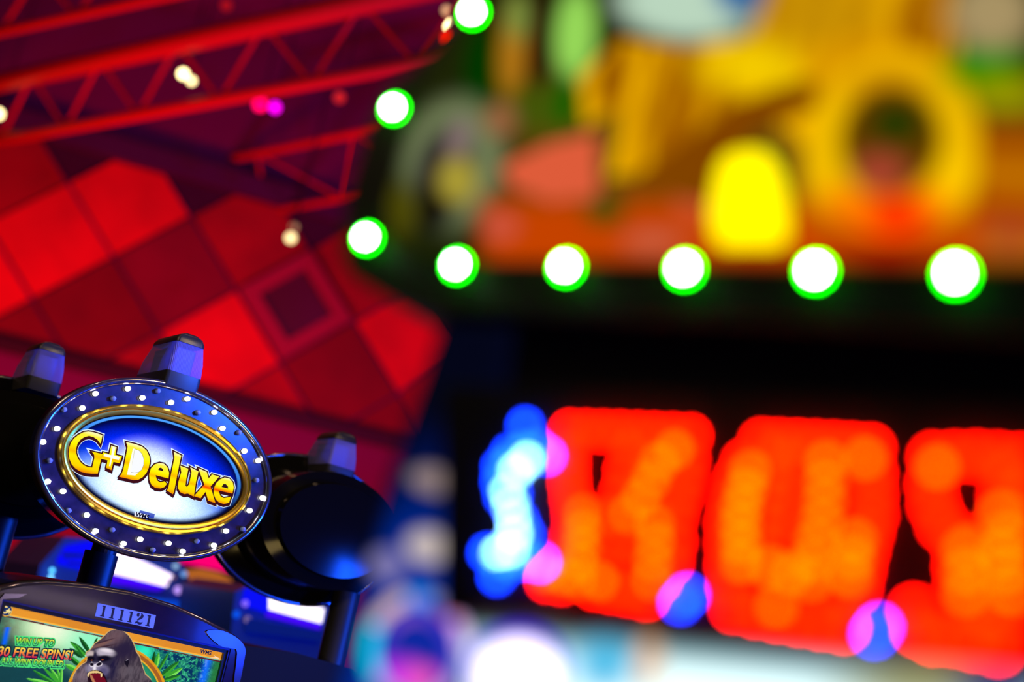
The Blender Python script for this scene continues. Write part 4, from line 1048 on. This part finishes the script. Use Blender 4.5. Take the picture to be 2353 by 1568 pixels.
g1 = [[(1302, 986), (1420, 991), (1580, 1000)], [(1306, 992), (1300, 1090), (1312, 1180)], [(1578, 1010), (1568, 1100), (1545, 1185)], [(1500, 1015), (1478, 1100), (1440, 1180)],
      [(1312, 1182), (1430, 1190), (1545, 1190)], [(1316, 1190), (1300, 1270), (1250, 1332)], [(1350, 1190), (1335, 1330)], [(1545, 1195), (1540, 1280), (1480, 1370)], [(1490, 1195), (1500, 1330)], [(1248, 1332), (1360, 1348), (1478, 1368)], [(1440, 1030), (1415, 1175)], [(1425, 1200), (1415, 1340)]]
g2 = [[(1745, 1012), (1850, 1018), (1996, 1028)], [(1735, 1020), (1690, 1080), (1668, 1180), (1670, 1300), (1680, 1396)], [(1775, 1040), (1745, 1180), (1730, 1290)], [(1910, 1040), (1890, 1180), (1850, 1300)], [(1998, 1040), (2000, 1180)], [(2000, 1180), (1975, 1280), (1962, 1350)],
      [(1682, 1398), (1795, 1418), (1935, 1440)], [(1710, 1290), (1790, 1310), (1870, 1320), (1965, 1300)], [(1780, 1330), (1790, 1410)], [(1920, 1330), (1935, 1430)], [(1820, 1050), (1800, 1290)]]
g3 = [[(2140, 1048), (2240, 1046), (2340, 1054)], [(2140, 1060), (2135, 1130), (2150, 1190), (2195, 1242)], [(2200, 1244), (2270, 1240), (2350, 1244)], [(2340, 1070), (2348, 1160), (2330, 1280), (2310, 1400), (2290, 1488)],
      [(2096, 1400), (2110, 1462), (2200, 1466), (2285, 1490)], [(2205, 1250), (2200, 1330), (2215, 1400)], [(2260, 1260), (2255, 1340), (2270, 1420)], [(2300, 1080), (2310, 1200)]]
gd = [[(1200, 975), (1195, 1030)], [(1250, 1045), (1220, 1020), (1170, 1030), (1140, 1075), (1145, 1130), (1175, 1175), (1200, 1220), (1190, 1270), (1160, 1298), (1112, 1268)], [(1150, 1290), (1135, 1322)], [(1165, 1060), (1175, 1180), (1165, 1290)], [(1235, 1290), (1200, 1285)]]
c1 = [[(1510, 1060), (1475, 1130), (1440, 1180)], [(1335, 1180), (1330, 1290)], [(1500, 1200), (1495, 1330)], [(1250, 1322), (1370, 1335)], [(1545, 1030), (1550, 1045)]]
c2 = [[(1720, 1080), (1695, 1180), (1700, 1290)], [(1895, 1060), (1890, 1180), (1860, 1290)], [(1720, 1290), (1860, 1330)], [(1960, 1240), (1950, 1320)], [(1985, 1050), (1982, 1070)], [(1780, 1395), (1800, 1402)]]
c3 = [[(2215, 1260), (2215, 1360)], [(2300, 1270), (2320, 1360)], [(2150, 1070), (2165, 1085)], [(2300, 1180), (2310, 1230)]]
cd_ = [[(1205, 1055), (1180, 1080)], [(1160, 1130), (1180, 1200), (1170, 1260)], [(1140, 1270), (1165, 1275)]]
glyph('currency_sign', gd, mBlue, 0.0048, 0.0125, cd_, mBlueCore)
for g, c in ((g1, c1), (g2, c2), (g3, c3)): glyph('digit', g, mRed, 0.0054, 0.0135, c, mRedCore)
glyph('comma', [[(1558, 1384), (1574, 1366)]], mBlue, 0.0044, 0.006)
glyph('comma', [[(2004, 1456), (2016, 1440)]], mBlue, 0.0044, 0.006)
# trim down the left edge, blue light on it painted as glow
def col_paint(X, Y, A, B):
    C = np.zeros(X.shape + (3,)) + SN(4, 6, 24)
    C = over(C, sstep(930, 1120, Y), SN(0, 18, 78)); C = over(C, sstep(1080, 1300, Y), SN(0, 44, 150))  # blue lighting grows towards the bottom, put into the colour
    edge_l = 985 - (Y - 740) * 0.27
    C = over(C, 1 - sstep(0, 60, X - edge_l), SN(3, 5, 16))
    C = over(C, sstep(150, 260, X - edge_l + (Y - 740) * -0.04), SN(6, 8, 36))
    C = over(C, blob(X, Y, 995, 1105, 52, 28, 0.3, rad(12)), SN(150, 130, 126)); C = over(C, blob(X, Y, 985, 1257, 50, 36, 0.3, rad(12)), SN(205, 190, 184)); C = over(C, blob(X, Y, 890, 1300, 42, 36, 0.3, rad(12)), SN(124, 118, 172))  # pale spots of light painted in
    # multicoloured ring, a reflection painted into the trim
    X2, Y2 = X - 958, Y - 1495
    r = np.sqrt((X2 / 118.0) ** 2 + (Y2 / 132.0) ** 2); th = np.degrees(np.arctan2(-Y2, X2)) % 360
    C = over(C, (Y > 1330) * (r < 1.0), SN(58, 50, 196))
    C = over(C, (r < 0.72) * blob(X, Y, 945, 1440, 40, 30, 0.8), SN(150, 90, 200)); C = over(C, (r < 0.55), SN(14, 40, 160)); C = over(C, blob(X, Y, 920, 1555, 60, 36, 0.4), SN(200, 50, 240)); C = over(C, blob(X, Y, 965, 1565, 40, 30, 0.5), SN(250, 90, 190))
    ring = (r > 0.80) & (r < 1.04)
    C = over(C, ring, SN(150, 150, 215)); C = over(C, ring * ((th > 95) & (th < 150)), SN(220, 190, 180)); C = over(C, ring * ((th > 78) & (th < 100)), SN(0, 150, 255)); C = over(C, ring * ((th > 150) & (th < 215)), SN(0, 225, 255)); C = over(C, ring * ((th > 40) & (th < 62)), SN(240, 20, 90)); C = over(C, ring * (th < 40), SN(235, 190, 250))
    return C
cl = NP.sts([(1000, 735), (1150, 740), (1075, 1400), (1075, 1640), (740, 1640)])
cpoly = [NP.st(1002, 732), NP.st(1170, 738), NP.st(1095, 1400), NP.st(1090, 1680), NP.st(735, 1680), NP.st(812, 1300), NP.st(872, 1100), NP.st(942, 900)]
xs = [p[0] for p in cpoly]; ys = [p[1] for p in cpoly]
paint_grid('glow_painted_trim', NP, min(xs), max(xs), min(ys), max(ys), 120, 260, col_paint, -0.010, near, emit_attr('painted blue glow'), mask=lambda A, B: inpoly(A, B, cpoly))
# grey shelf under the counter, bright screen below
slab('shelf', NP, NP.sts([(1090, 1400), (2420, 1560), (2420, 1600), (1090, 1470)]), -0.012, 0.006, near, pbr('grey shelf', (0.5, 0.42, 0.42), 0.5))
def low_paint(X, Y, A, B):
    e = Y - (1462 + (X - 1350) * 0.095)
    C = np.zeros(X.shape + (3,)) + SN(60, 52, 52)
    C = over(C, sstep(-10, 30, e), SN(150, 200, 210)); C = over(C, sstep(20, 70, e), SN(225, 250, 250) * 1.4)
    C = over(C, blob(X, Y, 1390, 1530, 70, 60, 0.7), SN(70, 190, 235)); C = over(C, blob(X, Y, 1490, 1520, 26, 70, 0.5), SN(235, 180, 130)); C = over(C, blob(X, Y, 2120, 1580, 180, 50, 0.7), SN(160, 160, 110)); C = over(C, blob(X, Y, 2290, 1600, 90, 60, 0.7), SN(30, 60, 130))
    q = blob(X, Y, 1190, 1545, 108, 102, 0.12); C = over(C, q, SN(60, 0, 255)); C = over(C, blob(X, Y, 1190, 1555, 92, 82, 0.2), SN(255, 240, 255) * 2.4)
    return C
lp = [NP.st(1088, 1425), NP.st(1300, 1425), NP.st(1330, 1452), NP.st(2440, 1560), NP.st(2440, 1760), NP.st(1080, 1700)]
xs = [p[0] for p in lp]; ys = [p[1] for p in lp]
paint_grid('screen', NP, min(xs), max(xs), min(ys), max(ys), 260, 120, low_paint, 0.007, near, emit_attr('near lit screen'), mask=lambda A, B: inpoly(A, B, lp))
